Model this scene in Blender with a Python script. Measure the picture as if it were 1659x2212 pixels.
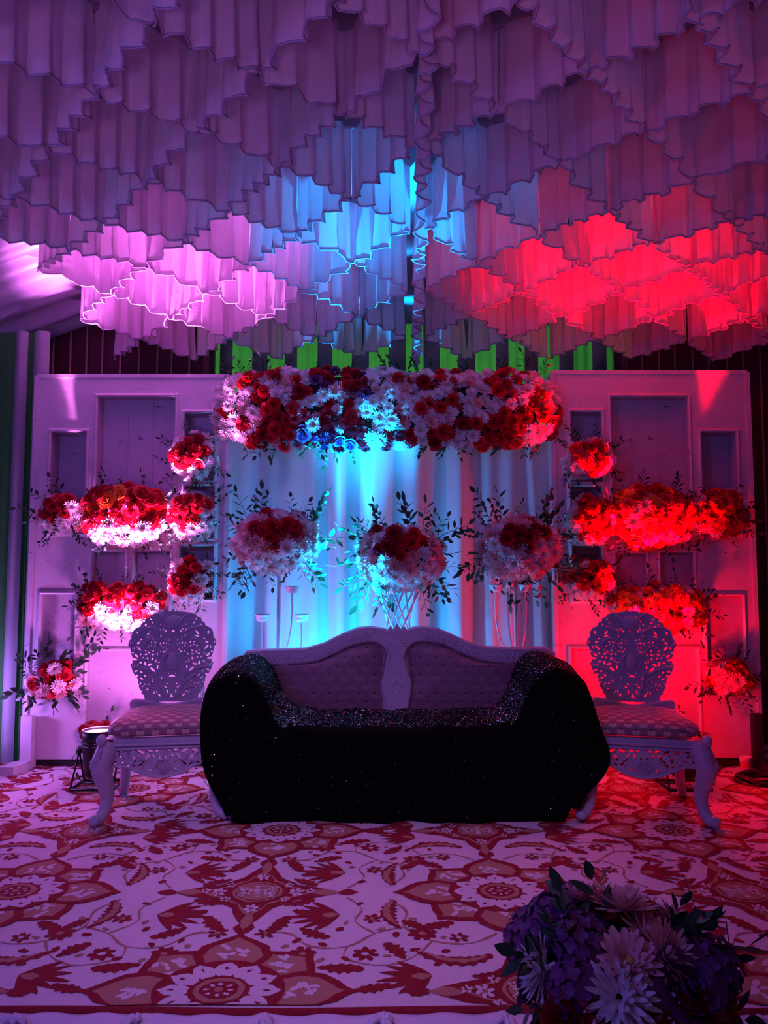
import bpy, bmesh, math, random
import numpy as np
from math import sin, cos, pi, radians, sqrt, atan2
from mathutils import Vector, Matrix, noise

for o in list(bpy.data.objects):
    bpy.data.objects.remove(o)
C = bpy.context.scene.collection
SC = bpy.context.scene
R = random.Random(7)

# ------------------------------------------------------------------ camera
F, CX, CY = 1660.0, 829.5, 1106.0
PITCH = radians(4.35)
CAMZ = 1.22                       # eye height above the stage floor (z = 0)
SP, CP = sin(PITCH), cos(PITCH)
cd = bpy.data.cameras.new('camera')
cam = bpy.data.objects.new('camera', cd)
C.objects.link(cam)
cam.location = (0, 0, CAMZ)
cam.rotation_euler = (pi / 2 + PITCH, 0, 0)
cd.sensor_fit = 'HORIZONTAL'
cd.sensor_width = 36.0
cd.lens = 36.0 * F / 1659.0
cd.clip_start = 0.05
SC.camera = cam

# ------------------------------------------------------------------ world, lights, exposure
SC.view_settings.view_transform = 'Standard'
SC.view_settings.look = 'None'
SC.view_settings.exposure = 0.0
SC.view_settings.gamma = 1.0
SC.view_settings.use_curve_mapping = False
w = bpy.data.worlds.new('night_hall')
SC.world = w
w.use_nodes = True
w.node_tree.nodes['Background'].inputs[0].default_value = (0.24, 0.12, 0.58, 1)
w.node_tree.nodes['Background'].inputs[1].default_value = 0.075


def spot(name, loc, target, col, energy, size=60, blend=0.8, radius=0.06):
    ld = bpy.data.lights.new(name, 'SPOT')
    ld.color = col
    ld.energy = energy
    ld.spot_size = radians(size)
    ld.spot_blend = blend
    ld.shadow_soft_size = radius
    o = bpy.data.objects.new(name, ld)
    C.objects.link(o)
    o.location = loc
    d = Vector(target) - Vector(loc)
    o.rotation_euler = d.to_track_quat('-Z', 'Y').to_euler()
    return o


def area(name, loc, target, col, energy, sx, sy):
    ld = bpy.data.lights.new(name, 'AREA')
    ld.shape = 'RECTANGLE'
    ld.size, ld.size_y = sx, sy
    ld.color = col
    ld.energy = energy
    o = bpy.data.objects.new(name, ld)
    C.objects.link(o)
    o.location = loc
    d = Vector(target) - Vector(loc)
    o.rotation_euler = d.to_track_quat('-Z', 'Y').to_euler()
    return o


PINK_PAR = (-1.62, 4.46, 0.0)
BLUE_PAR = (-0.30, 4.66, 0.0)
RED_PAR = (1.70, 4.46, 0.0)
VIOLET_PAR = (-2.52, 4.62, 0.0)
def par_beam(nm, par, target, col, e_beam, e_spill, e_glow, beam=46):
    """One par lamp: its narrow beam, the wide spill round it, and a point light added above the lens."""
    lens = (par[0], par[1], 0.325)
    spot(nm + '_beam', lens, target, col, e_beam, beam, 1.0, 0.05)
    spot(nm + '_spill', lens, target, col, e_spill, 165, 0.6, 0.05)
    ld = bpy.data.lights.new(nm + '_glow', 'POINT')  # added point light above the lens, brightens floor and lower boards
    ld.color, ld.energy, ld.shadow_soft_size = col, e_glow, 0.05
    o = bpy.data.objects.new(nm + '_glow', ld)
    C.objects.link(o)
    o.location = (par[0], par[1], 0.42)


par_beam('pink', PINK_PAR, (-1.42, 4.80, 2.75), (0.95, 0.20, 0.92), 6600, 28, 7, 42)
par_beam('blue', BLUE_PAR, (-0.06, 4.56, 2.75), (0.0, 0.38, 1.0), 7000, 88, 4, 41)
par_beam('red', RED_PAR, (1.52, 4.80, 2.75), (1.0, 0.0, 0.016), 6200, 52, 16, 46)
par_beam('violet', VIOLET_PAR, (-2.62, 4.55, 2.6), (0.46, 0.19, 1.0), 5, 5, 20)
spot('overhead_fill', (-0.3, 0.2, 3.0), (-0.2, 3.25, 0.0), (0.62, 0.27, 0.80), 270, 45, 1.0, 0.5)  # added unseen spot, stands in for ceiling bounce on the carpet
spot('roof_fill', (-0.6, -1.5, 0.4), (-0.4, 2.6, 3.0), (0.44, 0.19, 0.68), 320, 62, 1.0, 0.4)  # added unseen spot behind the camera, brightens the valances
area('stage_front_fill', (-0.6, 1.6, -0.55), (-0.4, 2.4, 0.4), (0.45, 0.16, 0.80), 5, 4.5, 0.15)  # added unseen strip light below the stage edge, brightens the skirt
area('side_violet', (-2.2, 0.2, 2.3), (0.2, 4.1, 0.7), (0.16, 0.12, 0.95), 30, 0.8, 0.8)
area('outside_lamp', (-0.2, 7.2, 2.6), (-0.2, 6.0, 2.8), (0.75, 1.0, 0.6), 26, 4.0, 1.6)


# ------------------------------------------------------------------ pixel to world
def ray(px, py):
    cx, cy = (px - CX) / F, (CY - py) / F
    return Vector((cx, CP - cy * SP, SP + cy * CP))


def atY(px, py, Y):
    d = ray(px, py)
    t = Y / d.y
    return Vector((d.x * t, Y, CAMZ + d.z * t))


def atZ(px, py, Z=0.0):
    d = ray(px, py)
    t = (Z - CAMZ) / d.z
    return Vector((d.x * t, d.y * t, Z))


# ------------------------------------------------------------------ materials
def new_mat(name):
    m = bpy.data.materials.new(name)
    m.use_nodes = True
    nt = m.node_tree
    for n in list(nt.nodes):
        nt.nodes.remove(n)
    out = nt.nodes.new('ShaderNodeOutputMaterial')
    return m, nt, out


def node(nt, t, **kw):
    n = nt.nodes.new(t)
    for k, v in kw.items():
        if k.startswith('i_'):
            n.inputs[int(k[2:])].default_value = v
        else:
            setattr(n, k, v)
    return n


def mth(nt, op, a, b=None):
    n = nt.nodes.new('ShaderNodeMath')
    n.operation = op
    for i, v in enumerate((a, b)):
        if v is None:
            continue
        if isinstance(v, (int, float)):
            n.inputs[i].default_value = v
        else:
            nt.links.new(v, n.inputs[i])
    return n.outputs[0]


def mixc(nt, fac, a, b):
    n = nt.nodes.new('ShaderNodeMix')
    n.data_type = 'RGBA'
    if isinstance(fac, (int, float)):
        n.inputs[0].default_value = fac
    else:
        nt.links.new(fac, n.inputs[0])
    for k, v in ((6, a), (7, b)):
        if isinstance(v, tuple):
            n.inputs[k].default_value = (*v, 1)
        else:
            nt.links.new(v, n.inputs[k])
    return n.outputs[2]


def simple(name, col, rough=0.6, metal=0.0, var=0.12, scale=30, bump=0.0, bscale=80, spec=0.4, trans=0.0, sheen=0.0, stretch=(1, 1, 1)):
    """Principled with a little procedural colour variation, optional bump and translucency."""
    m, nt, out = new_mat(name)
    L = nt.links.new
    tc = node(nt, 'ShaderNodeTexCoord')
    mp = node(nt, 'ShaderNodeMapping')
    mp.inputs['Scale'].default_value = stretch
    L(tc.outputs['Object'], mp.inputs[0])
    nz = node(nt, 'ShaderNodeTexNoise')
    nz.inputs['Scale'].default_value = scale
    nz.inputs['Detail'].default_value = 4
    L(mp.outputs[0], nz.inputs['Vector'])
    dark = tuple(c * (1 - 1.6 * var) for c in col)
    lite = tuple(min(1, c * (1 + var)) for c in col)
    colr = mixc(nt, nz.outputs[0], dark, lite)
    p = node(nt, 'ShaderNodeBsdfPrincipled')
    L(colr, p.inputs['Base Color'])
    p.inputs['Roughness'].default_value = rough
    p.inputs['Metallic'].default_value = metal
    p.inputs['Specular IOR Level'].default_value = spec
    if sheen:
        p.inputs['Sheen Weight'].default_value = sheen
    if bump:
        bz = node(nt, 'ShaderNodeTexNoise')
        bz.inputs['Scale'].default_value = bscale
        bz.inputs['Detail'].default_value = 5
        L(mp.outputs[0], bz.inputs['Vector'])
        b = node(nt, 'ShaderNodeBump')
        b.inputs['Strength'].default_value = bump
        b.inputs['Distance'].default_value = 0.01
        L(bz.outputs[0], b.inputs['Height'])
        L(b.outputs[0], p.inputs['Normal'])
    if trans:
        t = node(nt, 'ShaderNodeBsdfTranslucent')
        L(colr, t.inputs[0])
        mx = node(nt, 'ShaderNodeMixShader')
        mx.inputs[0].default_value = trans
        L(p.outputs[0], mx.inputs[1])
        L(t.outputs[0], mx.inputs[2])
        L(mx.outputs[0], out.inputs[0])
    else:
        L(p.outputs[0], out.inputs[0])
    return m


def emitter(name, col, strength):
    m, nt, out = new_mat(name)
    e = node(nt, 'ShaderNodeEmission')
    e.inputs[0].default_value = (*col, 1)
    e.inputs[1].default_value = strength
    nt.links.new(e.outputs[0], out.inputs[0])
    return m


def worn_paint(name, col, chip=(0.05, 0.03, 0.03)):
    m, nt, out = new_mat(name)
    L = nt.links.new
    tc = node(nt, 'ShaderNodeTexCoord')
    n1 = node(nt, 'ShaderNodeTexNoise')
    n1.inputs['Scale'].default_value = 3.0
    n1.inputs['Detail'].default_value = 6
    L(tc.outputs['Object'], n1.inputs['Vector'])
    mp = node(nt, 'ShaderNodeMapping')
    mp.inputs['Scale'].default_value = (14, 14, 46)
    L(tc.outputs['Object'], mp.inputs[0])
    n2 = node(nt, 'ShaderNodeTexNoise')
    n2.inputs['Scale'].default_value = 1.0
    n2.inputs['Detail'].default_value = 7
    n2.inputs['Roughness'].default_value = 0.7
    L(mp.outputs[0], n2.inputs['Vector'])
    base = mixc(nt, n1.outputs[0], tuple(c * .72 for c in col), col)
    cr = node(nt, 'ShaderNodeValToRGB')
    cr.color_ramp.elements[0].position = 0.640
    cr.color_ramp.elements[1].position = 0.66
    L(n2.outputs[0], cr.inputs[0])
    colr = mixc(nt, cr.outputs[0], base, chip)
    p = node(nt, 'ShaderNodeBsdfPrincipled')
    L(colr, p.inputs['Base Color'])
    p.inputs['Roughness'].default_value = 0.36
    b = node(nt, 'ShaderNodeBump')
    b.inputs['Strength'].default_value = 0.25
    b.inputs['Distance'].default_value = 0.01
    L(n2.outputs[0], b.inputs['Height'])
    L(b.outputs[0], p.inputs['Normal'])
    L(p.outputs[0], out.inputs[0])
    return m


def upholstery(name, base, light, dark, su, sv, rx, ry, dot, axis='XZ', lightamt=1.0):
    """Woven fabric: staggered light shells with a small dark diamond above each, printed flat."""
    m, nt, out = new_mat(name)
    L = nt.links.new
    tc = node(nt, 'ShaderNodeTexCoord')
    sx = node(nt, 'ShaderNodeSeparateXYZ')
    L(tc.outputs['Object'], sx.inputs[0])
    if axis == 'XZ':
        vv = sx.outputs[2]
    else:   # wraps over the front edge of a seat
        vv = mth(nt, 'SUBTRACT', sx.outputs[2], mth(nt, 'MULTIPLY', sx.outputs[1], -1.0))
    u = mth(nt, 'MULTIPLY', sx.outputs[0], 1.0 / su)
    v = mth(nt, 'MULTIPLY', vv, 1.0 / sv)
    row = mth(nt, 'FLOOR', v)
    par = mth(nt, 'MODULO', mth(nt, 'ADD', row, 1000.0), 2.0)
    u2 = mth(nt, 'ADD', u, mth(nt, 'MULTIPLY', par, 0.5))
    fu = mth(nt, 'SUBTRACT', mth(nt, 'FRACT', mth(nt, 'ADD', u2, 500.0)), 0.5)
    fv = mth(nt, 'SUBTRACT', mth(nt, 'FRACT', mth(nt, 'ADD', v, 500.0)), 0.5)
    eu = mth(nt, 'POWER', mth(nt, 'DIVIDE', fu, rx), 2.0)
    ev = mth(nt, 'POWER', mth(nt, 'DIVIDE', mth(nt, 'ADD', fv, 0.1), ry), 2.0)
    shell = mth(nt, 'LESS_THAN', mth(nt, 'ADD', eu, ev), 1.0)
    dia = mth(nt, 'ADD', mth(nt, 'ABSOLUTE', fu), mth(nt, 'ABSOLUTE', mth(nt, 'SUBTRACT', fv, 0.28)))
    dd = mth(nt, 'LESS_THAN', dia, dot)
    nz = node(nt, 'ShaderNodeTexNoise')
    nz.inputs['Scale'].default_value = 160
    L(tc.outputs['Object'], nz.inputs['Vector'])
    b0 = mixc(nt, nz.outputs[0], tuple(c * .75 for c in base), base)
    c1 = mixc(nt, mth(nt, 'MULTIPLY', shell, lightamt), b0, light)
    c2 = mixc(nt, dd, c1, dark)
    p = node(nt, 'ShaderNodeBsdfPrincipled')
    L(c2, p.inputs['Base Color'])
    p.inputs['Roughness'].default_value = 0.55
    p.inputs['Sheen Weight'].default_value = 0.2
    L(p.outputs[0], out.inputs[0])
    return m


M = {}
M['drape'] = simple('white_drape_cloth', (0.74, 0.62, 0.72), 0.5, var=0.08, scale=9, bump=0.35, bscale=26, trans=0.52, sheen=0.15)
M['hem'] = simple('rolled_hem', (0.30, 0.22, 0.33), 0.45, var=0.05, spec=0.5)
M['roof'] = simple('grey_roof_cloth', (0.30, 0.24, 0.30), 0.9, var=0.1, scale=4, trans=0.15)
M['satin'] = simple('satin_side_drape', (0.52, 0.47, 0.62), 0.4, var=0.06, scale=6, trans=0.25, spec=0.6)
M['curtain'] = simple('white_backdrop_curtain', (0.70, 0.72, 0.78), 0.45, var=0.06, scale=5, bump=0.12, bscale=30, trans=0.2, spec=0.5)
M['green'] = simple('green_tent_cloth', (0.10, 0.48, 0.12), 0.8, var=0.2, scale=10, trans=0.6)
M['band'] = simple('grey_tent_cloth', (0.30, 0.32, 0.33), 0.8, var=0.1, scale=10)
M['maroon'] = simple('maroon_screen_cloth', (0.075, 0.012, 0.028), 0.8, var=0.2, scale=5)
M['rodwood'] = simple('pale_rod', (0.42, 0.28, 0.27), 0.6, var=0.15)
M['maroonwood'] = simple('maroon_post', (0.14, 0.04, 0.06), 0.6, var=0.15)
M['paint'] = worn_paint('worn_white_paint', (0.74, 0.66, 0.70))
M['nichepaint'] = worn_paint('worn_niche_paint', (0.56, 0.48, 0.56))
M['black'] = simple('black_metal', (0.012, 0.012, 0.015), 0.45, var=0.1, spec=0.4)
M['blackwood'] = simple('dark_batten', (0.02, 0.015, 0.018), 0.7, var=0.1)
M['chrome'] = simple('bare_aluminium', (0.85, 0.85, 0.88), 0.25, metal=0.6, var=0.03)
M['carved'] = simple('cream_carved_paint', (0.56, 0.46, 0.58), 0.45, var=0.12, scale=24, bump=0.30, bscale=60)
M['carved_relief'] = simple('cream_carved_relief', (0.62, 0.52, 0.64), 0.42, var=0.08, scale=24)
M['sofa_fabric'] = upholstery('sofa_fabric', (0.30, 0.16, 0.22), (0.325, 0.175, 0.235), (0.02, 0.01, 0.03), 0.085, 0.05, 0.3, 0.3, 0.085)
M['seat_fabric'] = upholstery('seat_fabric', (0.40, 0.17, 0.22), (0.74, 0.44, 0.40), (0.04, 0.015, 0.04), 0.072, 0.040, 0.27, 0.36, 0.12, axis='YZ')
M['throw'] = simple('black_sequin_cloth', (0.002, 0.002, 0.003), 0.7, var=0.2, scale=200, bump=0.8, bscale=300, spec=0.08)
M['sequin'] = simple('silver_black_sequin', (0.8, 0.8, 0.84), 0.28, metal=1.0, var=0.05)
M['whitemetal'] = simple('white_metal_rod', (0.78, 0.78, 0.80), 0.35, var=0.05)
M['leaf'] = simple('dark_green_leaf', (0.026, 0.075, 0.034), 0.42, var=0.3, scale=12, trans=0.12)
M['stem'] = simple('green_stem', (0.04, 0.075, 0.03), 0.6)
M['foam'] = simple('green_floral_foam', (0.012, 0.03, 0.016), 0.9, bump=0.6, bscale=40)
M['fl_white'] = simple('white_petal', (0.80, 0.74, 0.74), 0.5, var=0.08, scale=40, trans=0.2)
M['fl_red'] = simple('red_petal', (0.62, 0.012, 0.030), 0.45, var=0.25, scale=40, trans=0.2)
M['fl_deep'] = simple('dark_red_petal', (0.36, 0.008, 0.022), 0.45, var=0.25, scale=40, trans=0.18)
M['fl_pink'] = simple('pale_pink_petal', (0.78, 0.42, 0.42), 0.5, var=0.1, scale=40, trans=0.2)
M['fl_plum'] = simple('plum_petal', (0.17, 0.045, 0.17), 0.5, var=0.2, scale=40, trans=0.18)
M['fl_orange'] = simple('orange_petal', (0.85, 0.22, 0.03), 0.5, var=0.15, scale=40, trans=0.2)  # on the red-lit board, orange stands in for hot spots on red petals
M['fl_heart'] = simple('pollen_yellow', (0.55, 0.42, 0.10), 0.8, var=0.2, scale=90)
M['wool'] = simple('cream_wool_pile', (0.80, 0.68, 0.76), 0.95, var=0.14, scale=180, bump=0.5, bscale=420, spec=0.1)
M['wool_red'] = simple('red_wool_pile', (0.32, 0.025, 0.040), 0.95, var=0.25, scale=220, bump=0.5, bscale=420, spec=0.1)
M['wool_gold'] = simple('tan_wool_pile', (0.50, 0.25, 0.18), 0.95, var=0.2, scale=220, bump=0.5, bscale=420, spec=0.1)
M['skirt'] = simple('white_stage_skirt', (0.66, 0.60, 0.74), 0.5, var=0.06, scale=9, bump=0.25, bscale=40)
M['ground'] = simple('dark_ground', (0.05, 0.04, 0.045), 0.9, var=0.2, scale=6)
M['stagewood'] = simple('stage_boards', (0.09, 0.06, 0.06), 0.8, var=0.2, scale=5)
M['cup'] = simple('paper_cup', (0.80, 0.62, 0.66), 0.6, var=0.08, scale=20)
M['cup_print'] = simple('red_cup_print', (0.6, 0.05, 0.10), 0.6, var=0.1, scale=40)
M['rubber'] = simple('black_cable', (0.02, 0.016, 0.018), 0.35, var=0.1, spec=0.6)
M['lens_pink'] = emitter('pink_lens', (1.0, 0.62, 1.0), 2.5)
M['lens_blue'] = emitter('blue_lens', (0.1, 0.5, 1.0), 6)
M['lens_red'] = emitter('red_lens', (1.0, 0.05, 0.08), 6)
M['lens_violet'] = emitter('violet_lens', (0.6, 0.3, 1.0), 4)


# ------------------------------------------------------------------ mesh building
class MB:
    def __init__(s):
        s.v, s.f, s.m, s.cur = [], [], [], 0

    def add(s, verts, faces, mat=None):
        b = len(s.v)
        s.v.extend([tuple(p) for p in verts])
        for fc in faces:
            s.f.append(tuple(i + b for i in fc))
            s.m.append(s.cur if mat is None else mat)

    def box(s, a, b, mat=None):
        x0, y0, z0 = a
        x1, y1, z1 = b
        s.add([(x0, y0, z0), (x1, y0, z0), (x1, y1, z0), (x0, y1, z0), (x0, y0, z1), (x1, y0, z1), (x1, y1, z1), (x0, y1, z1)],
              [(0, 3, 2, 1), (4, 5, 6, 7), (0, 1, 5, 4), (1, 2, 6, 5), (2, 3, 7, 6), (3, 0, 4, 7)], mat)

    def tube(s, pts, rad, n=8, cap=True, mat=None, flat=1.0):
        pts = [Vector(p) for p in pts]
        if isinstance(rad, (int, float)):
            rad = [rad] * len(pts)
        rings = []
        up = None
        for i, p in enumerate(pts):
            t = (pts[min(i + 1, len(pts) - 1)] - pts[max(i - 1, 0)])
            t = t.normalized() if t.length > 1e-9 else Vector((0, 0, 1))
            if up is None:
                a = Vector((0, 0, 1)) if abs(t.z) < 0.9 else Vector((0, 1, 0))
                up = (a - t * a.dot(t)).normalized()
            else:
                up = (up - t * up.dot(t))
                up = up.normalized() if up.length > 1e-6 else Vector((1, 0, 0))
            sd = t.cross(up)
            rings.append([p + (sd * cos(2 * pi * k / n) + up * (flat * sin(2 * pi * k / n))) * rad[i] for k in range(n)])
        vs = [q for r in rings for q in r]
        fs = []
        for i in range(len(rings) - 1):
            for k in range(n):
                fs.append((i * n + k, i * n + (k + 1) % n, (i + 1) * n + (k + 1) % n, (i + 1) * n + k))
        if cap:
            fs.append(tuple(reversed(range(n))))
            fs.append(tuple(range((len(rings) - 1) * n, len(rings) * n)))
        s.add(vs, fs, mat)

    def lathe(s, prof, n=20, c=(0, 0, 0), mat=None):
        vs, fs = [], []
        for r, z in prof:
            for k in range(n):
                vs.append((c[0] + r * cos(2 * pi * k / n), c[1] + r * sin(2 * pi * k / n), c[2] + z))
        for i in range(len(prof) - 1):
            for k in range(n):
                fs.append((i * n + k, i * n + (k + 1) % n, (i + 1) * n + (k + 1) % n, (i + 1) * n + k))
        s.add(vs, fs, mat)

    def grid(s, fn, nu, nv, mat=None):
        vs = [fn(i / nu, j / nv) for j in range(nv + 1) for i in range(nu + 1)]
        W = nu + 1
        fs, ms = [], []
        for j in range(nv):
            for i in range(nu):
                fs.append((j * W + i, j * W + i + 1, (j + 1) * W + i + 1, (j + 1) * W + i))
        if callable(mat):
            b = len(s.v)
            s.v.extend([tuple(p) for p in vs])
            for q, fc in enumerate(fs):
                s.f.append(tuple(k + b for k in fc))
                s.m.append(mat((q % nu + .5) / nu, (q // nu + .5) / nv))
        else:
            s.add(vs, fs, mat)

    def ball(s, c, r, nu=10, nv=7, mat=None, fn=None):
        c = Vector(c)
        rr = r if isinstance(r, (tuple, list)) else (r, r, r)

        def g(u, v):
            th, ph = 2 * pi * u, pi * v
            d = Vector((cos(th) * sin(ph), sin(th) * sin(ph), cos(ph)))
            k = fn(d) if fn else 1.0
            return (c.x + rr[0] * d.x * k, c.y + rr[1] * d.y * k, c.z + rr[2] * d.z * k)
        s.grid(g, nu, nv, mat)

    def mesh(s, name, mats, smooth=True):
        me = bpy.data.meshes.new(name)
        me.from_pydata(s.v, [], s.f)
        for m in mats if isinstance(mats, (list, tuple)) else [mats]:
            me.materials.append(m)
        me.polygons.foreach_set('material_index', s.m)
        me.polygons.foreach_set('use_smooth', [smooth] * len(s.f))
        me.update()
        return me

    def build(s, name, mats, parent=None, smooth=True, loc=None):
        return obj(name, s.mesh(name, mats, smooth), parent, loc)


def obj(name, me, parent=None, loc=None):
    o = bpy.data.objects.new(name, me)
    C.objects.link(o)
    if parent is not None:
        o.parent = parent
    if loc is not None:
        o.location = loc
    return o


def tag(o, label=None, cat=None, group=None, kind=None):
    for k, v in (('label', label), ('category', cat), ('group', group), ('kind', kind)):
        if v:
            o[k] = v
    return o


def thing(name, label, cat, loc=(0, 0, 0), rz=0.0, group=None):
    o = bpy.data.objects.new(name, None)
    o.empty_display_size = 0.1
    C.objects.link(o)
    o.location = loc
    o.rotation_euler = (0, 0, rz)
    return tag(o, label, cat, group)


def flat_shape(outlines, thick, bevel=0.0):
    """Filled 2D shape with holes, extruded: returns verts, faces in the XZ plane, centred on y = 0."""
    cu = bpy.data.curves.new('tmp', 'CURVE')
    cu.dimensions = '2D'
    cu.fill_mode = 'BOTH'
    cu.extrude = thick / 2
    cu.bevel_depth = bevel
    cu.bevel_resolution = 0
    for ol in outlines:
        sp = cu.splines.new('POLY')
        sp.points.add(len(ol) - 1)
        for p, q in zip(sp.points, ol):
            p.co = (q[0], q[1], 0, 1)
        sp.use_cyclic_u = True
    to = bpy.data.objects.new('tmp', cu)
    C.objects.link(to)
    dg = bpy.context.evaluated_depsgraph_get()
    me = bpy.data.meshes.new_from_object(to.evaluated_get(dg))
    vs = [(v.co.x, -v.co.z, v.co.y) for v in me.vertices]
    fs = [tuple(p.vertices) for p in me.polygons]
    bpy.data.objects.remove(to)
    bpy.data.curves.remove(cu)
    bpy.data.meshes.remove(me)
    return vs, fs


def poly_sdf(X, Z, poly):
    """Signed distance of grid points to a closed polygon, negative inside."""
    P = np.array(poly)
    d2 = np.full(X.shape, 1e9)
    ins = np.zeros(X.shape, bool)
    for i in range(len(P)):
        ax, az = P[i]
        bx, bz = P[(i + 1) % len(P)]
        ex, ez = bx - ax, bz - az
        t = np.clip(((X - ax) * ex + (Z - az) * ez) / max(ex * ex + ez * ez, 1e-12), 0, 1)
        d2 = np.minimum(d2, (X - ax - t * ex) ** 2 + (Z - az - t * ez) ** 2)
        if bz != az:
            c = ((az > Z) != (bz > Z)) & (X < (bx - ax) * (Z - az) / (bz - az) + ax)
            ins ^= c
    d = np.sqrt(d2)
    return np.where(ins, -d, d)


def pierced_shape(outline, holes, thick, cell):
    """Fretwork: an outline with any number of (even overlapping) holes, cut on a fine grid and given thickness."""
    O = np.array(outline)
    x0, z0 = O.min(0) - cell * 1.5
    x1, z1 = O.max(0) + cell * 1.5
    nx, nz = int((x1 - x0) / cell) + 1, int((z1 - z0) / cell) + 1
    X, Z = np.meshgrid(x0 + cell * np.arange(nx), z0 + cell * np.arange(nz))
    fld = poly_sdf(X, Z, outline)
    for h in holes:
        H = np.array(h)
        i0, i1 = max(0, int((H[:, 0].min() - x0) / cell) - 2), min(nx, int((H[:, 0].max() - x0) / cell) + 4)
        j0, j1 = max(0, int((H[:, 1].min() - z0) / cell) - 2), min(nz, int((H[:, 1].max() - z0) / cell) + 4)
        sub = np.s_[j0:j1, i0:i1]
        fld[sub] = np.maximum(fld[sub], -poly_sdf(X[sub], Z[sub], h))
    vs, idx, fs, edges = [], {}, [], []

    def vert(key, x, z):
        if key not in idx:
            idx[key] = len(vs)
            vs.append((x, z))
        return idx[key]
    for j in range(nz - 1):
        for i in range(nx - 1):
            cn = [(i, j), (i + 1, j), (i + 1, j + 1), (i, j + 1)]
            fv = [fld[b, a] for a, b in cn]
            if min(fv) >= 0:
                continue
            ring = []
            for k in range(4):
                (a, b), (c, d) = cn[k], cn[(k + 1) % 4]
                f0, f1 = fv[k], fv[(k + 1) % 4]
                if f0 < 0:
                    ring.append((vert((a, b), X[b, a], Z[b, a]), False))
                if (f0 < 0) != (f1 < 0):
                    t = f0 / (f0 - f1)
                    key = (min((a, b), (c, d)), max((a, b), (c, d)))
                    ring.append((vert(key, X[b, a] + t * (X[d, c] - X[b, a]), Z[b, a] + t * (Z[d, c] - Z[b, a])), True))
            if len(ring) < 3:
                continue
            fs.append(tuple(r[0] for r in ring))
            for k in range(len(ring)):
                if ring[k][1] and ring[(k + 1) % len(ring)][1]:
                    edges.append((ring[k][0], ring[(k + 1) % len(ring)][0]))
    n = len(vs)
    V = [(x, -thick / 2, z) for x, z in vs] + [(x, thick / 2, z) for x, z in vs]
    Fc = list(fs) + [tuple(q + n for q in reversed(f)) for f in fs] + [(a + n, b + n, b, a)[::-1] for a, b in edges]
    return V, Fc


def smooth_line(pts, n=6, closed=False):
    P = [Vector(p) for p in pts]
    out = []
    N = len(P)
    for i in range(N if closed else N - 1):
        a = P[(i - 1) % N] if closed or i > 0 else P[0]
        b, c = P[i], P[(i + 1) % N]
        d = P[(i + 2) % N] if closed or i + 2 < N else P[-1]
        for k in range(n):
            t = k / n
            out.append(0.5 * ((2 * b) + (c - a) * t + (2 * a - 5 * b + 4 * c - d) * t * t + (3 * b - a - 3 * c + d) * t ** 3))
    if not closed:
        out.append(P[-1])
    return out


def tri(x):       # rounded triangle wave, period 1
    return sin(2 * pi * x) * 0.86 - sin(6 * pi * x) * 0.09


def sstep(a, b, x):
    t = max(0.0, min(1.0, (x - a) / (b - a)))
    return t * t * (3 - 2 * t)


# ================================================================== SETTING
# ground, stage
g = MB()
g.box((-9, -4, -0.62), (9, 9, -0.60))
tag(g.build('floor', M['ground'], smooth=False), kind='structure')
STAGE_Y = 2.225
g = MB()
g.box((-5, STAGE_Y, -0.60), (5, 6.6, -0.012))
tag(g.build('floor_stage', M['stagewood'], smooth=False), kind='structure')


# back wall: green and grey tent cloth, in panels
def wall_cloth(name, stripes, y, z0, z1, amp=0.02, ph=0.0):
    """stripes: (x0, x1, 'g' or 'b'); green lengths hang flat, grey ones stand proud as gathered bands."""
    b = MB()
    for x0, x1, kd in stripes:
        if kd == 'g':
            def gr(u, v, x0=x0, x1=x1):
                return (x0 + u * (x1 - x0), y + 0.010 * sin(u * 4 * pi + x0 * 9), z0 + v * (z1 - z0))
            b.grid(gr, 16, 1, 0)
        else:
            def bd(u, v, x0=x0, x1=x1):
                return (x0 - .004 + u * (x1 - x0 + .008), y - 0.02 - amp * sin(u * pi), z0 + v * (z1 - z0))
            b.grid(bd, 8, 1, 1)
    o = b.build(name, [M['green'], M['band']])
    tag(o, kind='structure')
    return o


def even_stripes(x0, x1, pitch, frac, rnd):
    out, x = [], x0
    while x < x1:
        wg = pitch * frac * rnd.uniform(.85, 1.15)
        wb = pitch * (1 - frac) * rnd.uniform(.8, 1.2)
        out += [(x, x + wg, 'g'), (x + wg, x + wg + wb, 'b')]
        x += wg + wb
    return out


rw = random.Random(3)
wall_cloth('wall_back', even_stripes(-4.2, 4.4, 0.27, 0.58, rw), 6.15, 0.0, 3.5)
wall_cloth('wall_left', [(-3.6, -3.3, 'g'), (-3.3, -3.2, 'b'), (-3.2, -2.9, 'g'), (-2.9, -2.8, 'b'), (-2.8, -2.44, 'g'), (-2.44, -2.365, 'b'), (-2.365, -2.315, 'g'), (-2.315, -2.22, 'b')], 5.02, 0.0, 2.80, 0.03)
wall_cloth('wall_right', even_stripes(3.1, 4.6, 0.24, 0.5, rw), 5.5, 0.0, 2.86, 0.03)

# ------------------------------------------------------------------ ceiling lattice of pleated valances
PX = 0.585           # width of one swag
DY = 0.30            # depth from one row of nodes to the next
DROP = 0.34


def node_pos(side, k, i):
    """Node i counted outward from the ridge in node row k (k = 0 is the row nearest the camera that shows its nodes)."""
    zc = 2.77 + DY * k
    off = 0.0 if k % 2 == 0 else 0.5
    Y = zc - 0.128
    if side < 0:
        X = 0.135 - (i + off) * PX
    else:
        X = 0.215 + 0.05 * (zc - 3.97) + (i + off) * PX
    return X, Y


def hem_z(X, Y):
    ridge = 3.09 - 0.165 * max(0.0, Y - 3.15)
    sl = 0.125 * (1 - sstep(3.1, 4.4, Y)) + 0.012
    return ridge - sl * abs(X - 0.17)


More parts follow.
